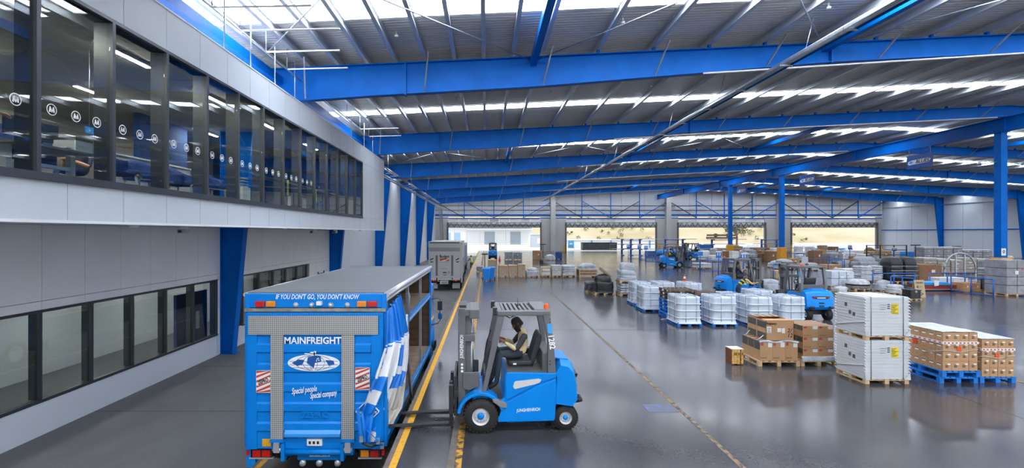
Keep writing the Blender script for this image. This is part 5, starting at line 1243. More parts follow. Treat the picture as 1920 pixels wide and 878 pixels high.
# ================================================================== stored freight further back
GREYB = mat('grey_wrapped_box', '#8f9196', .5, 0, .2, 4., bump=.3, bscale=10); TARPG = mat('grey_tarp', '#9ca3ab', .4, 0, .2, 4., bump=.5, bscale=8)
WOODP = mat('crate_ply', '#b8aa94', .75, 0, .12, 4.)
def spot(u0, u1, vb, vt, z=0):
    """footprint on the floor and height of a load from where it stands in the hall"""
    x0, d = G(u0, vb, z); x1, _ = G(u1, vb, z); return x0, x1, d, (H - z) - (vt - CY) * d / F
_n = [0]; PLACED = []
def load(kind, u0, u1, vb, vt, label, dep=None, group=None, cat=None, m=None, x0=None):
    a, b_, d, h = spot(u0, u1, vb, vt); w = b_ - a; dep = dep or min(max(w, .8), 1.3); _n[0] += 1; sd = _n[0]; PLACED.append((a, b_, d, d + dep)); rng = random.Random(sd)
    nm = {'sacks': 'sack_pallet', 'lump': 'wrapped_pallet', 'crate': 'timber_crate', 'boxes': 'boxed_pallet', 'carton': 'large_carton', 'layers': 'layered_pallet', 'bin': 'storage_bin'}[kind]
    t = thing(nm, label, cat or {'crate': 'crate', 'carton': 'carton', 'bin': 'bin'}.get(kind, 'pallet load'), ((a + b_)/2, d + dep/2, 0), R(rng.uniform(-2, 2)), group or 'freight waiting on the hall floor')
    if kind in ('sacks', 'lump', 'boxes', 'layers'): pallet_part(t, round(w, 1) or .5, round(dep, 1), 0, WOOD).scale = (w/(round(w, 1) or .5), dep/round(dep, 1), 1 if h > .5 else .6)
    if kind == 'sacks':
        n = max(2, round((h - .14)/.15)); lh = (h - .14)/n
        for k in range(n):
            q = rng.uniform(.93, 1.0); s = MB(); film_load(s, w*q, dep*q, 0, lh*1.04, sd*31 + k, .02, min(.12, w*.2), .12, -.06, 5); o = s.build('sack_layer', m or FILMG, t, (rng.uniform(-.02, .02), rng.uniform(-.02, .02), .14 + lh*k))
    elif kind == 'layers':
        n = max(2, round((h - .14)/.22)); lh = (h - .14)/n
        for k in range(n):
            box('carton_layer', -w/2 + .02, w/2 - .02, -dep/2 + .02, dep/2 - .02, .14 + lh*k, .14 + lh*(k + 1) - .02, m or GREYB, t, bevel=.015)
            if k % 2: box('paper_label', -w*.1, w*.08, -dep/2 - .0, -dep/2 + .018, .14 + lh*k + .04, .14 + lh*k + .1, PAPER, t)
        s = MB(); film_load(s, w*.9, dep*.9, h - .05, h + .03, sd, .02, .1, .3, 0, 3); s.build('top_film', FILM, t)
    elif kind == 'boxes':
        n = max(1, round((h - .14)/.5)); lh = (h - .14)/n; nx = max(1, round(w/.55))
        for k in range(n):
            for i in range(nx): box('wrapped_box', -w/2 + w*i/nx + .015, -w/2 + w*(i + 1)/nx - .015, -dep/2, dep/2, .14 + lh*k, .14 + lh*(k + 1) - .02, m or GREYB, t, bevel=.02)
        box('paper_label', -w*.1, w*.05, -dep/2 - .006, -dep/2, h*.6, h*.7, PAPER, t); box('hazard_label', w*.2, w*.26, -dep/2 - .006, -dep/2, h*.72, h*.76, mat('hazard_red', '#d23a1c', .6), t)
    elif kind == 'lump':
        s = MB(); film_load(s, w, dep, .1, .1 + (h - .1)*.6, sd, .05, min(.2, w*.3), 0, .04, 6); s.build('wrapped_goods', m or FILM, t)
        s = MB(); film_load(s, w*.85, dep*.85, .1 + (h - .1)*.5, h, sd + 77, .07, min(.25, w*.3), .45, 0, 6); s.build('wrapped_top', m or FILM, t)
    elif kind == 'crate':
        box('crate_body', -w/2 + .03, w/2 - .03, -dep/2 + .03, dep/2 - .03, .12, h - .02, m or WOODP, t)
        for s in (-1, 1):
            for q in (-1, 1): box('corner_post', s*(w/2 - .04) - .04, s*(w/2 - .04) + .04, q*(dep/2 - .03) - .03, q*(dep/2 - .03) + .03, 0, h, WOOD, t)
            box('skid', s*(w/2 - .1) - .06, s*(w/2 - .1) + .06, -dep/2, dep/2, 0, .11, WOOD, t)
        for z in (.12, h*.55, h - .09): box('batten', -w/2, w/2, -dep/2 - .015, -dep/2 + .03, z, z + .08, WOOD, t)
        box('lid', -w/2, w/2, -dep/2, dep/2, h - .02, h, WOOD, t)
    elif kind == 'carton':
        box('carton_body', -w/2, w/2, -dep/2, dep/2, 0, h, m or CARDD, t, bevel=.01); box('carton_seam', -w/2 + .01, w/2 - .01, -.03, .03, h, h + .004, CARD, t)
        box('paper_label', w*.05, w*.2, -dep/2 - .005, -dep/2, h*.5, h*.68, PAPER, t); box('hazard_label', -w*.22, -w*.12, -dep/2 - .005, -dep/2, h*.6, h*.72, mat('hazard_red', '#d23a1c', .6), t)
    elif kind == 'bin':
        bb = MB().box(-w/2, w/2, -dep/2, -dep/2 + .05, .1, h).box(-w/2, w/2, dep/2 - .05, dep/2, .1, h).box(-w/2, -w/2 + .05, -dep/2, dep/2, .1, h).box(w/2 - .05, w/2, -dep/2, dep/2, .1, h).box(-w/2, w/2, -dep/2, dep/2, .1, .15)
        bb.build('bin_body', m or PALB, t)
        for k in range(8): box('rib', -w/2 + w*(k + .3)/8, -w/2 + w*(k + .6)/8, -dep/2 - .03, -dep/2, .15, h - .05, m or PALB, t)
        for s in (-1, 1): box('foot', s*w*.35 - .08, s*w*.35 + .08, -dep/2, dep/2, 0, .1, DARKM, t)
    return t
row = 'crates and pallets in the row behind the blue bins'
load('crate', 915, 931, 520, 487.5, 'tall pale timber framed crate directly behind the blue bins', 1.0, row)
load('crate', 935, 952, 520, 498.5, 'square timber framed crate, first to the right of the tall crate', 1.0, row)
load('crate', 954, 970.5, 520, 498, 'square timber framed crate, second to the right of the tall crate', 1.0, row)
load('crate', 971.5, 985, 520, 496, 'narrow upright timber crate, third to the right of the tall crate', 1.0, row)
load('lump', 987.5, 1010, 520, 503, 'loose white film heap on a pallet beside the narrow crate', 1.0, row)
load('crate', 1015, 1033, 520, 501.5, 'white sided crate with timber corner posts in the middle of the row', 1.0, row, m=WHITE)
load('boxes', 1035, 1053, 520, 497.5, 'two tier white boxed pallet in the middle of the row', 1.0, row, m=mat('white_box', '#c4c2bd', .6, 0, .1, 5.))
load('sacks', 1055, 1080, 520, 498, 'pallet of stacked white sacks left of the long timber crate', 1.1, row, m=FILM)
lc = load('crate', 1086, 1120, 520.5, 505.5, 'long brown timber crate heaped with grey plastic', 1.3, row, m=mat('crate_brown_ply', '#8b715a', .75, 0, .2, 6.))
a, b_, d, h = spot(1086, 1120, 520.5, 505.5); s = MB(); film_load(s, 1.35, 1.2, .62, 1.08, 5, .07, .3, .5, .1, 8); s.build('plastic_heap', TARPG, lc)
fr_ = 'freight near the first far doorway'
load('sacks', 946, 962, 488, 473, 'grey wrapped sack pallet by the first far doorway', 1.2, fr_); load('boxes', 963, 979, 488, 473.5, 'grey wrapped boxes beside the sack pallet by the first far doorway', 1.2, fr_)
load('carton', 1000, 1016, 487, 470.5, 'brown carton load in front of the pier between the first and second doorways', 1.2, fr_, m=CARD)
load('lump', 1023, 1041, 488.5, 478, 'low white film load by the pallet jack near the pier', 1.2, fr_); load('bin', 1042, 1054, 486.5, 473.5, 'dark blue tool cart beside the far pier', 1.0, fr_, m=mat('cart_blue', '#1d4f96', .5))
load('sacks', 893, 905, 511, 500, 'low flat pallet of grey boards beside the lane line', 1.2, row, m=GREYB)
# dark loads
bk_ = 'dark and grey wrapped pallets by the floor joint'
load('lump', 1100, 1114, 548.5, 529.5, 'small black film wrapped pallet left of the big black one', .8, bk_, m=FILMK)
bb_ = load('lump', 1115.5, 1152, 553.5, 516, 'big black film wrapped pallet with a board bundle tilted on top', 1.1, bk_, m=FILMK)
tb = thing('board_bundle', 'wrapped brown board bundle lying tilted on the big black pallet', 'boards', (bb_.location.x + .1, bb_.location.y - .1, 1.2)); 
for k in range(3): MB().box(-.4, .4, -.15 + .1*k, -.06 + .1*k, 0, .13, M=Matrix.Rotation(R(38), 4, 'Y')).build('board', mat('bundle_brown', '#8a7a68', .6, 0, .2, 6.), tb)
t = load('sacks', 1164, 1196.5, 555.5, 532.5, 'tall grey sack load on a pallet, lumpy film above a second pallet', 1.15, bk_)
z0 = spot(1164, 1196.5, 555.5, 532.5)[3]; pallet_part(t, 1.0, 1.1, z0 + .02)
for k, (ww, hh) in enumerate(((.98, .14), (.96, .14), (.86, .3), (.74, .38))):
    s = MB(); zb = z0 + .165 + sum((.14, .14, .3, .38)[:k]); film_load(s, ww, ww + .05, zb, zb + hh*1.05, 400 + k, .04, .2, .15 if k > 1 else .05, 0, 5); s.build('sack_layer', TARPG, t)
load('lump', 1198, 1206, 548, 533, 'small white film bundle right of the tall grey sack load', .8, bk_)
# middle clutter
mid = 'mixed wrapped freight in the middle of the hall'
for k, u0, u1, vb, vt, lab, mm in (
    ('lump', 1332, 1357, 491.5, 479, 'white film mound behind the blue barrier with the figure sign', None), ('boxes', 1373, 1386, 493.5, 471, 'tall white boxed load behind the barriers', WHITE),
    ('carton', 1423.5, 1439, 490, 476, 'wide brown carton left of the taller brown carton', None), ('carton', 1441, 1455.5, 491, 471.5, 'taller brown carton beside the yellow post guard', None),
    ('sacks', 1406, 1421, 490, 477, 'grey sacks left of the wide brown carton', None), ('lump', 1338, 1366, 477, 465.5, 'brown mixed load far back under the cantilever rack', mat('mixed_brown', '#9a8064', .7, 0, .4, 6.)),
    ('sacks', 1306, 1336, 505, 494, 'low white sack heap behind the side view forklift', FILM), ('lump', 1452, 1480, 503, 489, 'white film load right of the operator forklift roof', None),
    ('crate', 1455, 1470, 522, 508, 'pale timber crate behind the blue rail of the operator forklift', None), ('lump', 1464, 1490, 506, 486.5, 'wide grey film load right of the yellow post guard', TARPG),
    ('carton', 1526, 1543, 493, 470.5, 'high brown carton in front of the fourth doorway', None), ('boxes', 1557, 1581, 493, 476, 'grey wrapped boxes right of the high brown carton', None),
    ('lump', 1512, 1537, 508, 494, 'grey film mound below the high brown carton', TARPG), ('carton', 1548, 1579, 508.5, 497, 'low row of brown cartons behind the far rail', CARD),
    ('sacks', 1581, 1595, 505, 489, 'grey film stack left of the orange brown carton', FILM), ('carton', 1596, 1611, 504.5, 487.5, 'orange brown carton left of the big grey mound', mat('carton_orange', '#a5703a', .75)),
    ('lump', 1612, 1648, 507, 482.5, 'big pale grey mound of film beside the orange brown carton', TARPG), ('boxes', 1637, 1655, 491, 478.5, 'dark film boxes behind the big pale grey mound', None),
    ('boxes', 1582, 1618, 515, 504.5, 'low white boxes in front of the orange brown carton', WHITE), ('sacks', 1614, 1638, 530, 500, 'stack of white sacks beside the black tanks, left column', FILM),
    ('sacks', 1639.5, 1657, 530, 499, 'stack of white sacks beside the black tanks, right column', FILM), ('boxes', 1559, 1602, 541, 508.5, 'blue white film wrapped pallet right of the rear view forklift', FILMB),
    ('lump', 1438, 1469, 549, 526, 'grey film load between the two forklifts', TARPG), ('lump', 1575, 1592, 551, 539, 'white film heap right of the rear view forklift', None),
    ('carton', 1724, 1766, 527, 496.5, 'long brown carton with a red mark between the tanks and the hoop', None), ('carton', 1807, 1819, 547.5, 531, 'tan carton behind the near blue rail, left one', CARD), ('carton', 1825, 1838, 547.5, 531, 'tan carton behind the near blue rail, right one', CARD),
    ('boxes', 1762, 1786, 538, 521, 'white printed sacks behind the red machine, left pallet', WHITE), ('boxes', 1788, 1816, 538, 521, 'white printed sacks behind the red machine, right pallet', WHITE),
    ('lump', 1652, 1676, 548, 527, 'grey draped film heap left of the cardboard sign', TARPG), ('lump', 1677, 1701, 554, 536, 'flat white draped film heap beside the black crate', FILM), ('lump', 1372, 1412, 545, 537, 'low white film heap in front of the operator forklift', None),
    ('sacks', 1857, 1885, 547, 503.5, 'grey wrapped sack stack at the right edge, left one', GREYB), ('boxes', 1887, 1928, 556, 487.5, 'tall grey wrapped box stack cut by the right edge', None),
    ('boxes', 1852, 1868, 518, 490, 'grey boxes behind the yellow guard of the nearest ridge post', None), ('lump', 1888, 1904, 500, 481, 'cream film roll load by the right wall', mat('cream_film', '#c9bca0', .5, 0, .1, 4.)),
    ('carton', 1480, 1499, 497, 485, 'dull brown carton behind the grey post sign', CARD), ('lump', 1395, 1408, 486, 474, 'white film bundle behind the tall white boxed load', None), ('sacks', 1356, 1367, 487, 475, 'grey sack pile left of the tall white boxed load', None),
    ('lump', 1498, 1515, 490, 478, 'pale film load in front of the pier by the fourth doorway', None), ('boxes', 1655, 1672, 503, 486, 'grey wrapped crate left behind the black tanks', None), ('bin', 1310, 1338, 470, 459, 'blue ribbed steel bin below the third doorway', mat('bin_blue', '#1c5fae', .5)),
    ('bin', 1703, 1727, 487, 473, 'bright blue stillage behind the black tanks', mat('stillage_blue', '#1f86d8', .5)), ('sacks', 1366, 1394, 470, 462, 'far timber packs below the third doorway tree', mat('timber_pack', '#a58a68', .7, 0, .2, 6.)), ('boxes', 1398, 1428, 474, 464, 'far grey wrapped packs right of the timber packs', None)):
    load(k, u0, u1, vb, vt, lab, None, mid, m=mm)
for i in range(7):
    u0 = 1733 + 18.4*i; load('layers', u0 + .4, u0 + 18, 506, 464 if i < 4 else 469, f'grey layered stack, {["first","second","third","fourth","fifth","sixth","seventh"][i]} from left in tall back row by right wall', 1.2, 'tall layered stacks under the right wall')
for i in range(5):
    u0 = 1733 + 25*i; load('layers', u0 + .6, u0 + 24.4, 513, 484 + 2*(i % 3), f'grey layered stack, {ordn[i]} from left in low front row by right wall', 1.2, 'low layered stacks under the right wall', m=mat('grey_card', '#a39d94', .6, 0, .15, 5.))
rng = random.Random(12); OLOOK = {'lump': 'film mound', 'sacks': 'sack pile', 'boxes': 'boxed pallet', 'carton': 'carton'}
ORD = ['first', 'second', 'third', 'fourth', 'fifth', 'sixth', 'seventh', 'eighth', 'ninth', 'tenth', 'eleventh', 'twelfth', 'thirteenth', 'fourteenth']
BROWNM = mat('mixed_brown', '#9a8064', .7, 0, .4, 6.); PLACED += [(26, 30.5, 63, 66.5), (32.2, 33.4, 52, 55), (32.2, 33.4, 64.5, 66.5), (20, 60, 73, 78.5), (44.5, 50.5, 53, 57), (40, 47, 46, 52)]
for door, rows, ua, ub in (('third', (('nearest', 61.5), ('second', 64.5), ('third', 69.5), ('back', 80.5)), 1300, 1455), ('fourth', (('nearest', 60.5), ('second', 64), ('third', 69), ('back', 80)), 1490, 1655)):
    for rn, d_ in rows:
        x = (ua - CX) * d_ / F; k_ = 0
        while x < (ub - CX) * d_ / F and k_ < 14:
            w_ = rng.uniform(1.0, 1.35); h_ = rng.uniform(.6, 1.5); dep_ = 1.0; x += rng.uniform(.3, 1.3)
            if any(x < q[1] + .1 and x + w_ > q[0] - .1 and d_ < q[3] + .1 and d_ + dep_ > q[2] - .1 for q in PLACED): x += .6; continue
            k = rng.choice(('lump', 'sacks', 'boxes', 'carton', 'lump', 'sacks')); cn, mm = rng.choice((('grey', TARPG), ('white', FILM), ('brown', BROWNM), ('pale', WHITE))) if k != 'carton' else rng.choice((('tan', CARD), ('brown', CARDD)))
            u = CX + x * F / d_; v = CY + H * F / d_
            load(k, u, u + w_ * F / d_, v, v - h_ * F / d_, f'{cn} {OLOOK[k]}, {ORD[k_]} from left in the {rn} far row under the {door} doorway', dep_, f'far freight rows under the {door} doorway', m=mm); k_ += 1; x += w_
# round tub load
x, d = G(1620, 546); t = thing('tub_load', 'round pale lidded tub with a dark band beside the blue rail', 'tub', (x, d + .5, 0)); pallet_part(t, 1.1, 1.1)
MB().lathe([(0, .145), (.55, .15), (.6, .25), (.6, .32)], 24).build('tub_body', FILMG, t); MB().lathe([(.61, .3), (.63, .34), (.62, .4)], 24).build('dark_band', BLKP, t); MB().lathe([(.62, .4), (.58, .55), (.4, .66), (0, .7)], 24).build('tub_lid', FILM, t)
# black ribbed tanks
for i, (u0, u1) in enumerate(((1671, 1696), (1697, 1722))):
    a, b_, d, h = spot(u0, u1, 531.5, 481.5); w = b_ - a
    t = thing('ribbed_tank', f'black ribbed plastic tank, {"left" if i == 0 else "right"} one of the pair behind the blue rail', 'tank', ((a + b_)/2, d + .55, 0), group='black ribbed tanks')
    pallet_part(t, .9, 1.1)
    prof = [(w*.48*k, z) for k, z in ((0, .15), (1, .15), (1, .5), (.96, .55), (1, .6), (1, .85), (.96, .9), (1, .95), (1, 1.15), (.96, 1.2), (1, 1.25), (1, h - .45), (.9, h - .2), (.65, h - .06), (0, h))]
    b = MB(); r0 = rrect(-.5, .5, -.55, .55, .16, 3); n = len(r0); vs = []
    for r_, z in prof: vs += [(x_*2*r_*1.0, y_*(r_/(w*.48)), z) for x_, y_ in r0]
    b.add(vs, [(j*n + q, j*n + (q + 1) % n, (j + 1)*n + (q + 1) % n, (j + 1)*n + q) for j in range(len(prof) - 1) for q in range(n)], 0, True); b.build('tank_body', mat('tank_black', '#26272a', .35, bump=.1), t)
    for z in (.55, .9, 1.2): box('film_band', -w*.49, w*.49, -.57, -.55, z - .02, z + .02, FILMG, t)
# metal hoop frame
x, d = G(1800, 527); t = thing('hoop_frame', 'silver steel hoop frame standing before the layered stacks', 'frame', (x, d, 0))
MB().tube([(1.15*math.cos(R(a)), 0, .85 + 1.2*math.sin(R(a))) for a in range(0, 181, 9)], .05, 8).build('hoop', GALV, t)
for q in (-1.15, -.3, .35, 1.15): MB().box(q - .045, q + .045, -.03, .03, 0, .9 if abs(q) > 1 else .85 + 1.2*math.sqrt(1 - (q/1.15)**2)).build('upright', GALV, t)
box('foot_bar', -1.2, 1.2, -.05, .05, 0, .06, GALV, t)
# red and blue flat machine
x, d = G(1764, 546); t = thing('flat_machine', 'low red machine frame with bright blue sheets on top', 'machine', (x, d + .6, 0))
box('frame', -1.0, 1.0, -.55, .55, .12, .32, mat('machine_red', '#8e2b20', .6), t); box('deck_board', -1.05, 1.0, -.58, .58, .32, .36, WOODD, t); box('lower_rail', -1.02, 1.02, -.6, .6, .06, .12, GALV, t)
for k in range(3): box('blue_sheet', -.98 + .05*k, .75 - .1*k, -.5, .5, .37 + .05*k, .41 + .05*k, mat('sheet_blue', '#2d9be6', .4), t)
for sx in (-.9, .9): box('foot', sx - .06, sx + .06, -.5, .5, 0, .06, DARKM, t)
MB().prism([(-.4, .3), (-.15, .33), (-.1, .62), (-.42, .66)], -.62, -.6).build('paper_sheet', PAPER, t)
# cardboard A board
x, d = G(1727, 558.5); t = thing('cardboard_sign', 'leaning cardboard sign with hand drawn arrows', 'sign', (x, d, 0), R(6))
MB().prism([(0, 0), (.02, 0), (.14, .95), (.12, .95)], -.3, .3, 'x').build('front_board', mat('cardboard_pale', '#b9a585', .8), t); MB().prism([(.32, 0), (.3, 0), (.13, .95), (.15, .95)], -.3, .3, 'x').build('back_board', CARD, t)
ar = MB(); ar.bar((-.2, .055, .58), (.15, .055, .58), .012, .025, up=(0, 1, 0)).bar((-.2, .055, .58), (-.1, .06, .65), .012, .025, up=(0, 1, 0)).bar((-.2, .055, .58), (-.1, .05, .51), .012, .025, up=(0, 1, 0)); ar.build('drawn_arrow', LETK, t)
ar = MB(); ar.bar((-.05, .02, .3), (.15, .005, .22), .012, .025, up=(0, 1, 0)).bar((.15, .005, .22), (.0, .0, .12), .012, .025, up=(0, 1, 0)); ar.build('drawn_arrow', LETK, t)
letter('CRUSH', .13, (-.02, .083, .8), LETK, t, rot=(R(83), 0, 0), width=.42)
x0_, d = G(1715.5, 562.5); t = thing('black_case', 'black crate on a small pallet in front of the cardboard sign', 'crate', (x0_ - .1, d + .1, 0)); pallet_part(t, .6, .6).scale = (1, 1, .5)
MB().prism(rrect(-.28, .28, -.28, .28, .05), .08, .5, 'z').build('case_body', FILMK, t); box('case_lid', -.29, .29, -.29, .29, .5, .54, BLKP, t); box('case_latch', -.05, .05, -.3, -.28, .4, .5, GALV, t)
x0_, d = G(1842, 548.5); t = thing('upright_board', 'black upright panel on a pallet beside the tan cartons', 'panel', (x0_ + .5, d + .3, 0)); pallet_part(t, .6, .8); box('panel_board', -.25, .25, -.05, .05, .145, .85, BLKP, t); box('panel_foot', -.25, .25, -.25, .25, .145, .19, BLKP, t)

# ---- barriers
RAILB = mat('barrier_blue', '#0f5cb4', .45)
def fence(label, pts, h=.95, step=1.3, low=True, group='blue tube barriers'):
    t = thing('tube_barrier', label, 'barrier', (pts[0][0], pts[0][1], 0), group=group); o = Vector((pts[0][0], pts[0][1], 0))
    for p, q in zip(pts[:-1], pts[1:]):
        a, b_ = Vector((*p, 0)) - o, Vector((*q, 0)) - o; n = max(1, round((b_ - a).length/step))
        for z in ((h, .06) if low else (h,)): MB().cyl(a + Vector((0, 0, z)), b_ + Vector((0, 0, z)), .035, n=6).build('rail', RAILB, t)
        for k in range(n + 1):
            c = a.lerp(b_, k/n); MB().cyl(c, c + Vector((0, 0, h)), .035, n=6).build('post', RAILB, t)
    return t
def gp(u, v): return G(u, v)
fence('blue barrier run in front of the black tanks', [(24.6, 30.9), (27.3, 30.9)]); fence('short blue barrier running towards the cardboard sign', [(24.0, 28.8), (24.0, 27.2)], step=.8)
fence('blue barrier run in front of the hoop frame', [(28.5, 31.2), (31.9, 31.2)]); fence('nearest blue barrier beside the tan cartons', [(28.05, 26.85), (28.05, 29.3)], step=1.3)
fence('blue barrier with the double figure sign, near run', [gp(1347, 515.5), gp(1385, 515.5)], 1.05); fence('blue barrier behind the double figure sign, far run', [gp(1312, 509), gp(1385, 509)], 1.0)
fence('blue barrier under the plain blue sign', [gp(1290, 501), gp(1328, 501)], 1.0); fence('low blue barrier of the first lane by the pipe rack', [gp(1178, 485.5), gp(1228, 485.5)], .5, 2.2)
fence('low blue barrier of the second lane by the pipe rack', [gp(1199, 488.4), gp(1248, 488.4)], .5, 2.2); fence('low blue barrier of the third lane by the pipe rack', [gp(1210, 491.4), gp(1250, 491.4)], .5, 2.2)
fence('blue barrier crossing in front of the high brown carton', [gp(1515, 505), gp(1583, 505)], 1.0); fence('short blue barrier by the low brown cartons', [gp(1553, 509), gp(1580, 509)], 1.0)
fence('thin barrier beside the second ridge post', [gp(1474, 492), gp(1507, 492)], 1.1); fence('blue barrier under the grey post sign', [gp(1450, 530), gp(1475, 530)], 1.3); fence('blue barrier left of the white sacks', [gp(1601, 527), gp(1621, 527)], .95)
fence('blue barrier left of the operator forklift', [gp(1393, 517), gp(1415, 517)], 1.1)
t = thing('stillage_frame', 'dark open steel frame standing behind the big pale mound', 'frame', (*G(1625, 497), 0)); 
for q in (0, 1.5, 3.0, 4.4): MB().bar((q, 0, 0), (q, 0, 2.2), .09, .09).build('post', DARKM, t)
for z in (1.1, 1.65, 2.15): MB().bar((0, 0, z), (4.4, 0, z), .07, .07).build('rail', DARKM, t)
# ---- lane signs on posts
def post_sign(label, u, vb, v0, v1, w, m, mark=True):
    x, d = G(u, vb); z1, z0 = H - (v0 - CY)*d/F, H - (v1 - CY)*d/F
    t = thing('lane_sign', label, 'sign', (x, d - .05, 0), group='lane signs on posts'); MB().cyl((0, .03, 0), (0, .03, z1), .03, n=6).build('post', RAILB, t); box('base_plate', -.12, .12, -.1, .14, 0, .02, RAILB, t)
    box('board', -w/2, w/2, -.02, 0, z0, z1, m, t)
    if mark:
        for q in (-.2, .2): box('figure_mark', q*w - .08*w, q*w + .08*w, -.026, -.02, z0 + (z1 - z0)*.35, z0 + (z1 - z0)*.75, LETW, t)
        box('top_strip', -w/2, w/2, -.026, -.02, z1 - (z1 - z0)*.18, z1, LETW, t)
SB = mat('lane_sign_blue', '#1678d6', .5)
post_sign('plain bright blue lane sign on a post', 1313, 509.5, 472, 480, .42, SB, False); post_sign('blue lane sign with two white figures', 1347, 516, 471, 484, .45, SB)
post_sign('blue lane sign with four white figures above the operator forklift', 1394, 516, 475, 488, .5, SB); post_sign('grey lane sign board on a blue post', 1508, 524, 482, 498.5, .48, mat('sign_grey', '#c3c6c8', .5), False)
for i, (u, vb, v0) in enumerate(((1178, 486, 458), (1198.5, 489, 459), (1211, 492, 460.5))): post_sign(f'small blue and white lane sign by the pipe rack, {ordn[i]} from the left', u, vb, v0, v0 + 8, .45, SB)
post_sign('small dark lane sign against the dry hill', 1593, 499, 459.5, 468, .42, SIGNB); post_sign('small dark lane sign beside the blue stillage', 1676, 499, 464, 471, .45, SIGNB)
# ---- cantilever racks with pipes
def rack(label, u0, u1, vb, vt, n, pipes, plab):
    a, b_, d, h = spot(u0, u1, vb, vt); w = b_ - a
    t = thing('cantilever_rack', label, 'rack', (a, d, 0), group='cantilever racks by the far doorways')
    for k in range(n):
        x = w*k/(n - 1); box('post', x - .12, x + .12, .5, .75, 0, h, RAILB, t); box('foot', x - .1, x + .1, -.4, .75, 0, .14, RAILB, t)
        for z in (h*.36, h*.66, h - .08): box('arm', x - .06, x + .06, -.4, .55, z - .06, z + .04, RAILB, t)
    for z in (h*.4, h - .2): box('brace', 0, w, .6, .66, z, z + .08, RAILB, t)
    for lev, (z, nn, mm) in enumerate(((h*.36 + .04, 4, GALV), (h*.66 + .04, 3, mat('rack_timber', '#9d7f5e', .7)), (h - .04, pipes, GALV))):
        tt = thing('pipe_bundle', f'{plab}, {["lower","middle","top"][lev]} level', 'pipes', (a, d, z), group='pipe bundles on the racks'); rng = random.Random(lev + int(u0))
        for k in range(nn):
            e0, e1 = -rng.uniform(.5, 2.5), w + rng.uniform(.5, 2.5); MB().cyl((e0, -.3 + .2*k, .05), (e1, -.3 + .2*k, .05), .05, n=6).build('pipe', mm, tt)
rack('blue cantilever rack beyond the first lane signs', 1168, 1202, 479.5, 448.5, 3, 4, 'long pipes on the rack by the first lane signs'); rack('blue cantilever rack behind the side view forklift', 1250, 1283, 479.5, 448.5, 2, 4, 'long pipes on the rack behind the side view forklift')
rack('blue cantilever rack below the third doorway tree', 1338, 1372, 478, 449, 2, 3, 'long pipes on the rack below the third doorway tree'); rack('blue cantilever rack beside the second ridge post', 1432, 1460, 476, 449, 2, 2, 'long pipes on the rack beside the second ridge post')
for k, (u0, u1, lab) in enumerate(((1326, 1382, 'brown timber pack on the third doorway rack, lower'), (1327, 1381, 'brown timber pack on the third doorway rack, upper'))):
    a, b_, d, h = spot(u0, u1, 478, 449); t = thing('timber_pack', lab, 'timber', ((a + b_)/2, d + .1, h + .09 + .42*k), group='timber packs on the third doorway rack')
    for q in range(3): box('board', -(b_ - a)/2, (b_ - a)/2, -.3 + .2*q, -.12 + .2*q, 0, .3, mat('timber_dull', '#8d7357', .7, 0, .2, 4.), t)
    for q in (-1, 1): box('bearer', q - .1, q + .1, -.32, .32, .3, .42, WOODD, t)
# ---- blue rolls and blue pallets behind the forklift
for i, (u, vb) in enumerate(((1244, 482), (1263, 481.5), (1287, 482))):
    x, d = G(u, vb); t = thing('blue_roll', f'bright blue wrapped roll behind the side view forklift, {ordn[i]} from the left', 'roll', (x, d + .6, 0), group='blue wrapped rolls'); MB().lathe([(0, -.7), (.42, -.68), (.45, -.4), (.43, 0), (.45, .4), (.42, .68), (0, .7)], 16, (0, 0, .6), 'x').build('roll_body', mat('roll_blue', '#1c83d8', .4, bump=.2), t)
    for q in (-.35, .35): box('cradle', q - .06, q + .06, -.4, .4, 0, .22, WOOD, t)
for i, u in enumerate((1220, 1236)):
    x, d = G(u, 480); pallet_stack(f'low blue pallet stack left of the blue rolls, {ordn[i]} one', x, d + .5, 5, [PALB]*5, 1.1, 1.2, 9 + i)
# ---- wheelie bins
def wheelie(label, x, y, rz=0):
    t = thing('wheelie_bin', label, 'bin', (x, y, 0), rz, 'blue wheelie bins'); bm_ = mat('bin_bright_blue', '#1a84dc', .45)
    b = MB(); lo_, hi = rrect(-.22, .22, -.25, .25, .04, 2), rrect(-.28, .28, -.33, .33, .04, 2); n = len(lo_)
    b.add([(p[0], p[1], .08) for p in lo_] + [(p[0], p[1], .9) for p in hi], [(i, (i + 1) % n, n + (i + 1) % n, n + i) for i in range(n)] + [tuple(range(n)), tuple(range(n, 2*n))]); b.build('bin_body', bm_, t)
    l = MB().prism([(-.36, .9), (.36, .9), (.34, .98), (-.2, 1.0), (-.34, .96)], -.3, .3, 'x').build('lid', bm_, t, bevel=.02); MB().cyl((-.25, .38, .92), (.25, .38, .92), .025, n=6).build('handle', bm_, t)
    for s in (-1, 1): MB().cyl((s*.24, .27, .1), (s*.29, .27, .1), .1, n=12).build('wheel', BLACK, t)
x, d = G(912, 528.5); wheelie('bright blue wheelie bin standing in front', x, d + .35); x, d = G(921, 526.5); wheelie('bright blue wheelie bin half hidden behind another', x, d + .5)
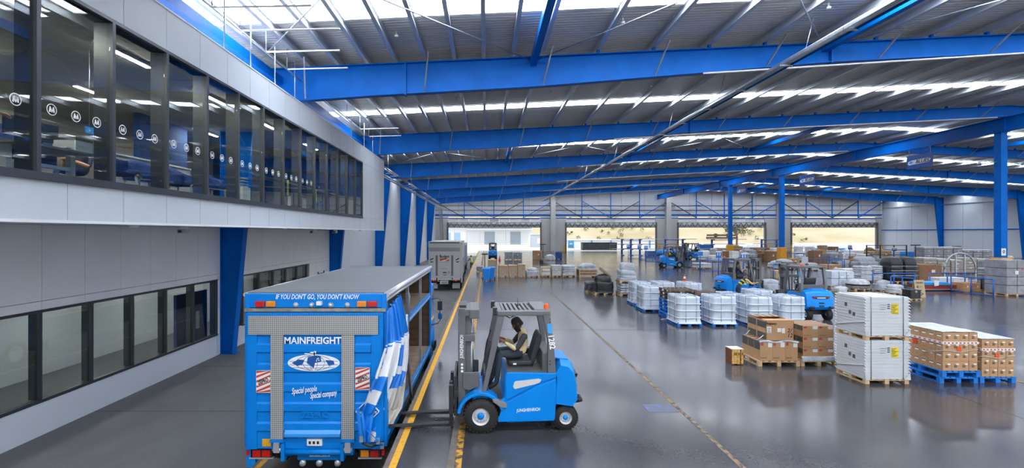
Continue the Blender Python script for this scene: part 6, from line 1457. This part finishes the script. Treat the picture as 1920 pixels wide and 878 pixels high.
# ---- floor stands, cone, pallet jacks
def tstand(label, u, vb, vt, w=.9):
    x, d, = G(u, vb); h = H - (vt - CY)*d/F; t = thing('tee_stand', label, 'stand', (x, d, 0), group='tee topped floor stands'); MB().cyl((0, 0, 0), (0, 0, h), .04, n=6).build('post', DARKM, t); box('tee_bar', -w/2, w/2, -.06, .06, h, h + .1, DARKM, t); box('base', -.25, .25, -.25, .25, 0, .04, DARKM, t)
tstand('dark tee topped stand between the blue stillage and the layered stacks', 1716.5, 505, 461); tstand('dark tee topped stand behind the layered stacks', 1793, 500, 463.5); tstand('dark tee topped stand by the far pier', 1018, 482, 459); tstand('dark tee topped stand behind the wheelie bins', 909, 522, 478, .5)
x, d = G(1283.5, 526.5); t = thing('traffic_cone', 'orange and white traffic cone before the side view forklift', 'cone', (x, d, 0)); ORG = mat('cone_orange', '#e0491c', .5)
box('base', -.14, .14, -.14, .14, 0, .03, ORG, t); MB().lathe([(.11, .03), (.085, .16)], 14).build('cone_lower', ORG, t); MB().lathe([(.085, .16), (.055, .32)], 14).build('cone_band', PAPER, t); MB().lathe([(.055, .32), (.025, .46), (0, .465)], 14).build('cone_top', ORG, t)
x, d = G(950, 489); t = thing('traffic_cone', 'red traffic cone beside the far grey sack pallet', 'cone', (x - .9, d, 0)); box('base', -.18, .18, -.18, .18, 0, .03, ORG, t); MB().lathe([(.14, .03), (.03, .65), (0, .655)], 12).build('cone_body', mat('cone_red', '#b8281c', .5), t)
def jack(label, u, vb, rz):
    x, d = G(u, vb); t = thing('pallet_jack', label, 'pallet jack', (x, d, 0), rz, 'hand pallet jacks')
    for s in (-1, 1): box('fork', s*.2 - .08, s*.2 + .08, -1.1, 0, .05, .1, DARKM, t)
    box('pump', -.2, .2, 0, .25, .08, .4, DARKM, t, bevel=.02); MB().tube([(0, .15, .3), (0, .45, 1.15)], .025, 6).build('tiller', DARKM, t); MB().tube([(-.14, .45, 1.1), (-.14, .5, 1.25), (.14, .5, 1.25), (.14, .45, 1.1), (-.14, .45, 1.1)], .018, 6).build('handle', BLKP, t)
    for s in (-1, 1): MB().cyl((s*.06 - .03, .15, .09), (s*.06 + .03, .15, .09), .09, n=12).build('wheel', BLACK, t)
jack('dark hand pallet jack beside the grey stack at the right', 1853, 531, R(150)); jack('dark hand pallet jack by the far pier', 1016, 495, R(20))
# ---- other forklifts and workers
f2 = dup(FK, (19.35, 49.4, 0), R(180), 'blue forklift seen from the side driving right across the hall'); f3 = dup(FK, (14.15, 26.3, 0), R(188), 'blue forklift with operator behind the white wrapped stacks')
f4 = dup(FK, (13.42, 21.1, 0), R(-90), 'blue forklift seen from behind with glowing beacon beside the white cartons'); f5 = dup(FK, (.86, 65.9, 0), R(-90), 'small distant blue forklift seen from behind near the first doorway')
f6 = dup(FK, (26.9, 64.5, 0), R(5), 'distant blue forklift facing left behind the barriers')
person('dark clothed driver of the forklift crossing the hall', seated(), (-1, 0, 0), (HIVIS, NAVY, NAVY, NAVY, NAVY, BOOT), (19.35, 49.4, 0), R(180), cap=BLKP, tilt=R(10), grip=.9)
person('operator in navy with a dark cap on the forklift behind the wrapped stacks', seated(), (-1, .3, 0), (NAVY, NAVY, SKINL, NAVY, NAVY, BOOT), (14.15, 26.3, 0), R(188), skin=SKINL, cap=BLKP, tilt=R(8), grip=.9)
person('worker in a black vest bending beside the operator forklift', standing(.42, .5, .84), (-1, 0, 0), (CHAR, CREAM, SKINL, NAVY, NAVY, BOOT), (12.75, 24.6, 0), R(175), skin=SKINL, cap=BLKP, tilt=R(30), stripes=HIVIS)
# ================================================================== outside the doors
yd = MB().box(WR, 260, YF - 60, YB + .4, -.3, -.02).box(EDGE, 140, YB + .4, 230, -.3, -.02).box(-80, EDGE, 112, 230, -.3, -.02)
yd.prism([(YB + 2, LANE), (112, -.02), (112, -.3), (YB + 2, LANE - .1)], WL - .3, EDGE, 'x')
tag(yd.build('ground_yard', YARDM), 'bright concrete yard beyond the far doors', 'yard', kind='structure')
HILL = mat('dry_grass_hill', '#beb59f', .95, 0, 0, .12, col2='#ac9f80', stretch=(.5, .5, 3), thresh=(.35, .65))
def hill(u, v):
    x = -160 + 480 * u; y = 170 + 330 * v
    z = -1 + 75 * v ** .8 * (1 + .2 * math.sin(x * .013 + 1)) + 3 * mnoise.noise((x * .03, y * .03, 0))
    return (x, y, z)
tag(MB().grid(hill, 60, 30).build('terrain_hill', HILL), 'sunlit dry grass hillside behind the yard', 'hill', kind='structure')
random.seed(5)
SHRUB = mat('scrub_leaf', '#5f6248', .9, 0, .3, 2.); SHRUBL = mat('scrub_pale', '#8b8a6e', .9, 0, .3, 2.)
def leaf_blob(b, c, r, n, s, m=0):
    for _ in range(n):
        d = Vector((random.gauss(0, 1), random.gauss(0, 1), random.gauss(0, 1))).normalized() * r * random.random() ** .4
        p = Vector(c) + Vector((d.x, d.y, d.z * .7)); a = Vector((random.uniform(-1, 1), random.uniform(-1, 1), random.uniform(-1, 1))).normalized() * s
        e = Vector((random.uniform(-1, 1), random.uniform(-1, 1), random.uniform(-1, 1))).normalized() * s
        b.add([p, p + a, p + e], [(0, 1, 2)], m)
b = MB()
for _ in range(110):
    u, v = random.choice((random.uniform(.385, .475), random.uniform(.5, .57))), random.uniform(.004, .09); p = hill(u, v); leaf_blob(b, (p[0], p[1], p[2] + .8), random.uniform(.4, 1.1), 30, .45, random.randint(0, 1))
tag(b.build('scrub_foliage', [SHRUB, SHRUBL], fix=False), 'scattered grey green scrub on the dry hillside', 'scrub', kind='stuff')
b = MB()
for i in range(26):
    t_ = i / 25; p = hill(.74 + .05 * t_ + random.uniform(-.003, .003), .16 - .15 * t_); leaf_blob(b, (p[0], p[1], p[2] + .4), random.uniform(.3, .9), 22, .5)
tag(b.build('gully_scrub', SHRUB, fix=False), 'dark line of scrub in the gully behind the fourth doorway', 'scrub', kind='stuff')
def tree(x, y, h, label):
    t = thing('gum_tree', label, 'tree', (x, y, 0)); tr = MB()
    tr.tube([(0, 0, 0), (.1, 0, h * .3), (-.2, 0, h * .5)], .25, 6)
    cr = MB()
    for _ in range(9):
        e = Vector((random.uniform(-.55, .55) * h, random.uniform(-.4, .4) * h, random.uniform(.5, 1.05) * h))
        tr.tube([(0, 0, h * .35), (e.x * .5, e.y * .5, h * .35 + (e.z - h * .35) * .6), e], .09, 5); leaf_blob(cr, e, h * .2, 200, .35)
    tr.build('trunk', mat('bark_grey', '#6a6259', .9), t); cr.build('crown', SHRUB, t, fix=False)
tree(66, 128, 8, 'open branched gum tree seen through the third doorway')
# warehouse across the yard, seen through the first doorway
t = thing('warehouse_building', 'white warehouse with two grey roller doors across the yard', 'building', (0, 150, 0))
WHB = mat('warehouse_white', '#dfe3e8', .6)
for k in range(8): box('wall_panel', -18 + 4 * k + .02, -14 + 4 * k - .02, 0, .3, 0, 5.3, WHB, t)
box('body', -18, 14, .3, 20, 0, 5.2, WHB, t)
MB().prism([(-18.5, 5.3), (14.5, 5.3), (14.5, 5.6), (-2, 6.1), (-18.5, 5.6)], -1.2, 20).build('roof', mat('warehouse_roof', '#c2c8ce', .5), t)
for x in (1.0, 9.0): box('roller_door', x - 1.6, x + 1.6, -.08, 0, 0, 3.9, mat('roller_grey', '#9aa5b4', .6), t)
box('canopy', -6, 14, -3, 0, 4.5, 4.7, WHB, t)
for k in range(3): box('window', -16 + 3 * k, -14 + 3 * k, -.06, 0, 1, 3.6, mat('window_pale_blue', '#8fb2d6', .3), t)
t = thing('site_office', 'pale blue grey site hut beside the warehouse door', 'building', (15, 122, 0))
box('body', -3.6, 3.6, 0, 4, 0, 3.1, mat('hut_wall', '#b6c0cd', .6), t); box('roof', -3.8, 3.8, -.2, 4.2, 3.1, 3.3, WHB, t)
for k in range(4): box('window', -2.2 + 1.3 * k, -1.2 + 1.3 * k, -.05, 0, .9, 2.2, WHB, t)
t = thing('low_shed', 'long white low shed behind the dark container wall', 'building', (29, 113, 0))
box('body', -10.5, 11, 0, 6, -.02, 1.85, WHB, t); box('roof', -10.7, 11.2, -.3, 6.3, 1.85, 2.0, WHB, t)
for k in range(5): box('post', -9 + 4.5 * k - .1, -9 + 4.5 * k + .1, -.3, -.15, -.02, 1.85, mat('post_blue', '#2f7fc9', .5), t)
t = thing('dark_container', 'dark grey steel container standing in the yard beyond the second doorway', 'container', (23.4, 100, 0)); t.scale = (.82, .9, .68)
CONT = mat('container_dark', '#3b4048', .6)
box('body', -4.3, 4.3, .05, 2.4, .1, 2.15, CONT, t)
for q in (-4.1, 4.1): box('corner_casting', q - .15, q + .15, .1, 2.3, -.02, .1, CONT, t); box('top_rail', -4.4, 4.4, -.02, 2.45, 2.15, 2.25, DARKM, t)
for k in range(5): box('side_panel', -4.25 + 1.7 * k + .05, -4.25 + 1.7 * (k + 1) - .05, 0, .05, .15, 2.1, CONT, t)
for k in range(6): box('rib', -4.3 + 1.7 * k - .05, -4.3 + 1.7 * k + .05, -.06, 0, .1, 2.15, mat('container_rib', '#565c66', .6), t)
t = thing('yard_banner', 'sky blue upright banner board in the yard by the dark container', 'sign', (17.6, 101, 0)); t.scale = (1, 1, .75)
box('board', -.6, .6, 0, .06, .5, 2.6, mat('banner_cyan', '#5bb3e6', .5), t); box('post', -.66, -.6, 0, .06, 0, 2.6, WHITE, t); box('post', .6, .66, 0, .06, 0, 2.6, WHITE, t)
MB().prism([(-.4, 1.6), (0, 1.9), (.4, 1.7), (0, 1.5)], -.01, 0).build('banner_mark', LETW, t)
t = thing('yard_barrier', 'long low white barrier wall outside the fourth doorway', 'barrier', (70, 104, 0))
for k in range(14): box('barrier_block', -14 + 2 * k + .03, -12 + 2 * k - .03, 0, .4, 0, 1.0, WHB, t)
t = thing('skid_deck', 'low bright blue skid deck lying beyond the fourth doorway', 'platform', (70.5, 98, 0))
box('deck', -3.5, 3.5, 0, 2.2, .14, .42, mat('deck_blue', '#2a9ae6', .5), t)
for q in (-2.6, 0, 2.6): box('skid', q - .1, q + .1, 0, 2.2, -.02, .14, DARKM, t)
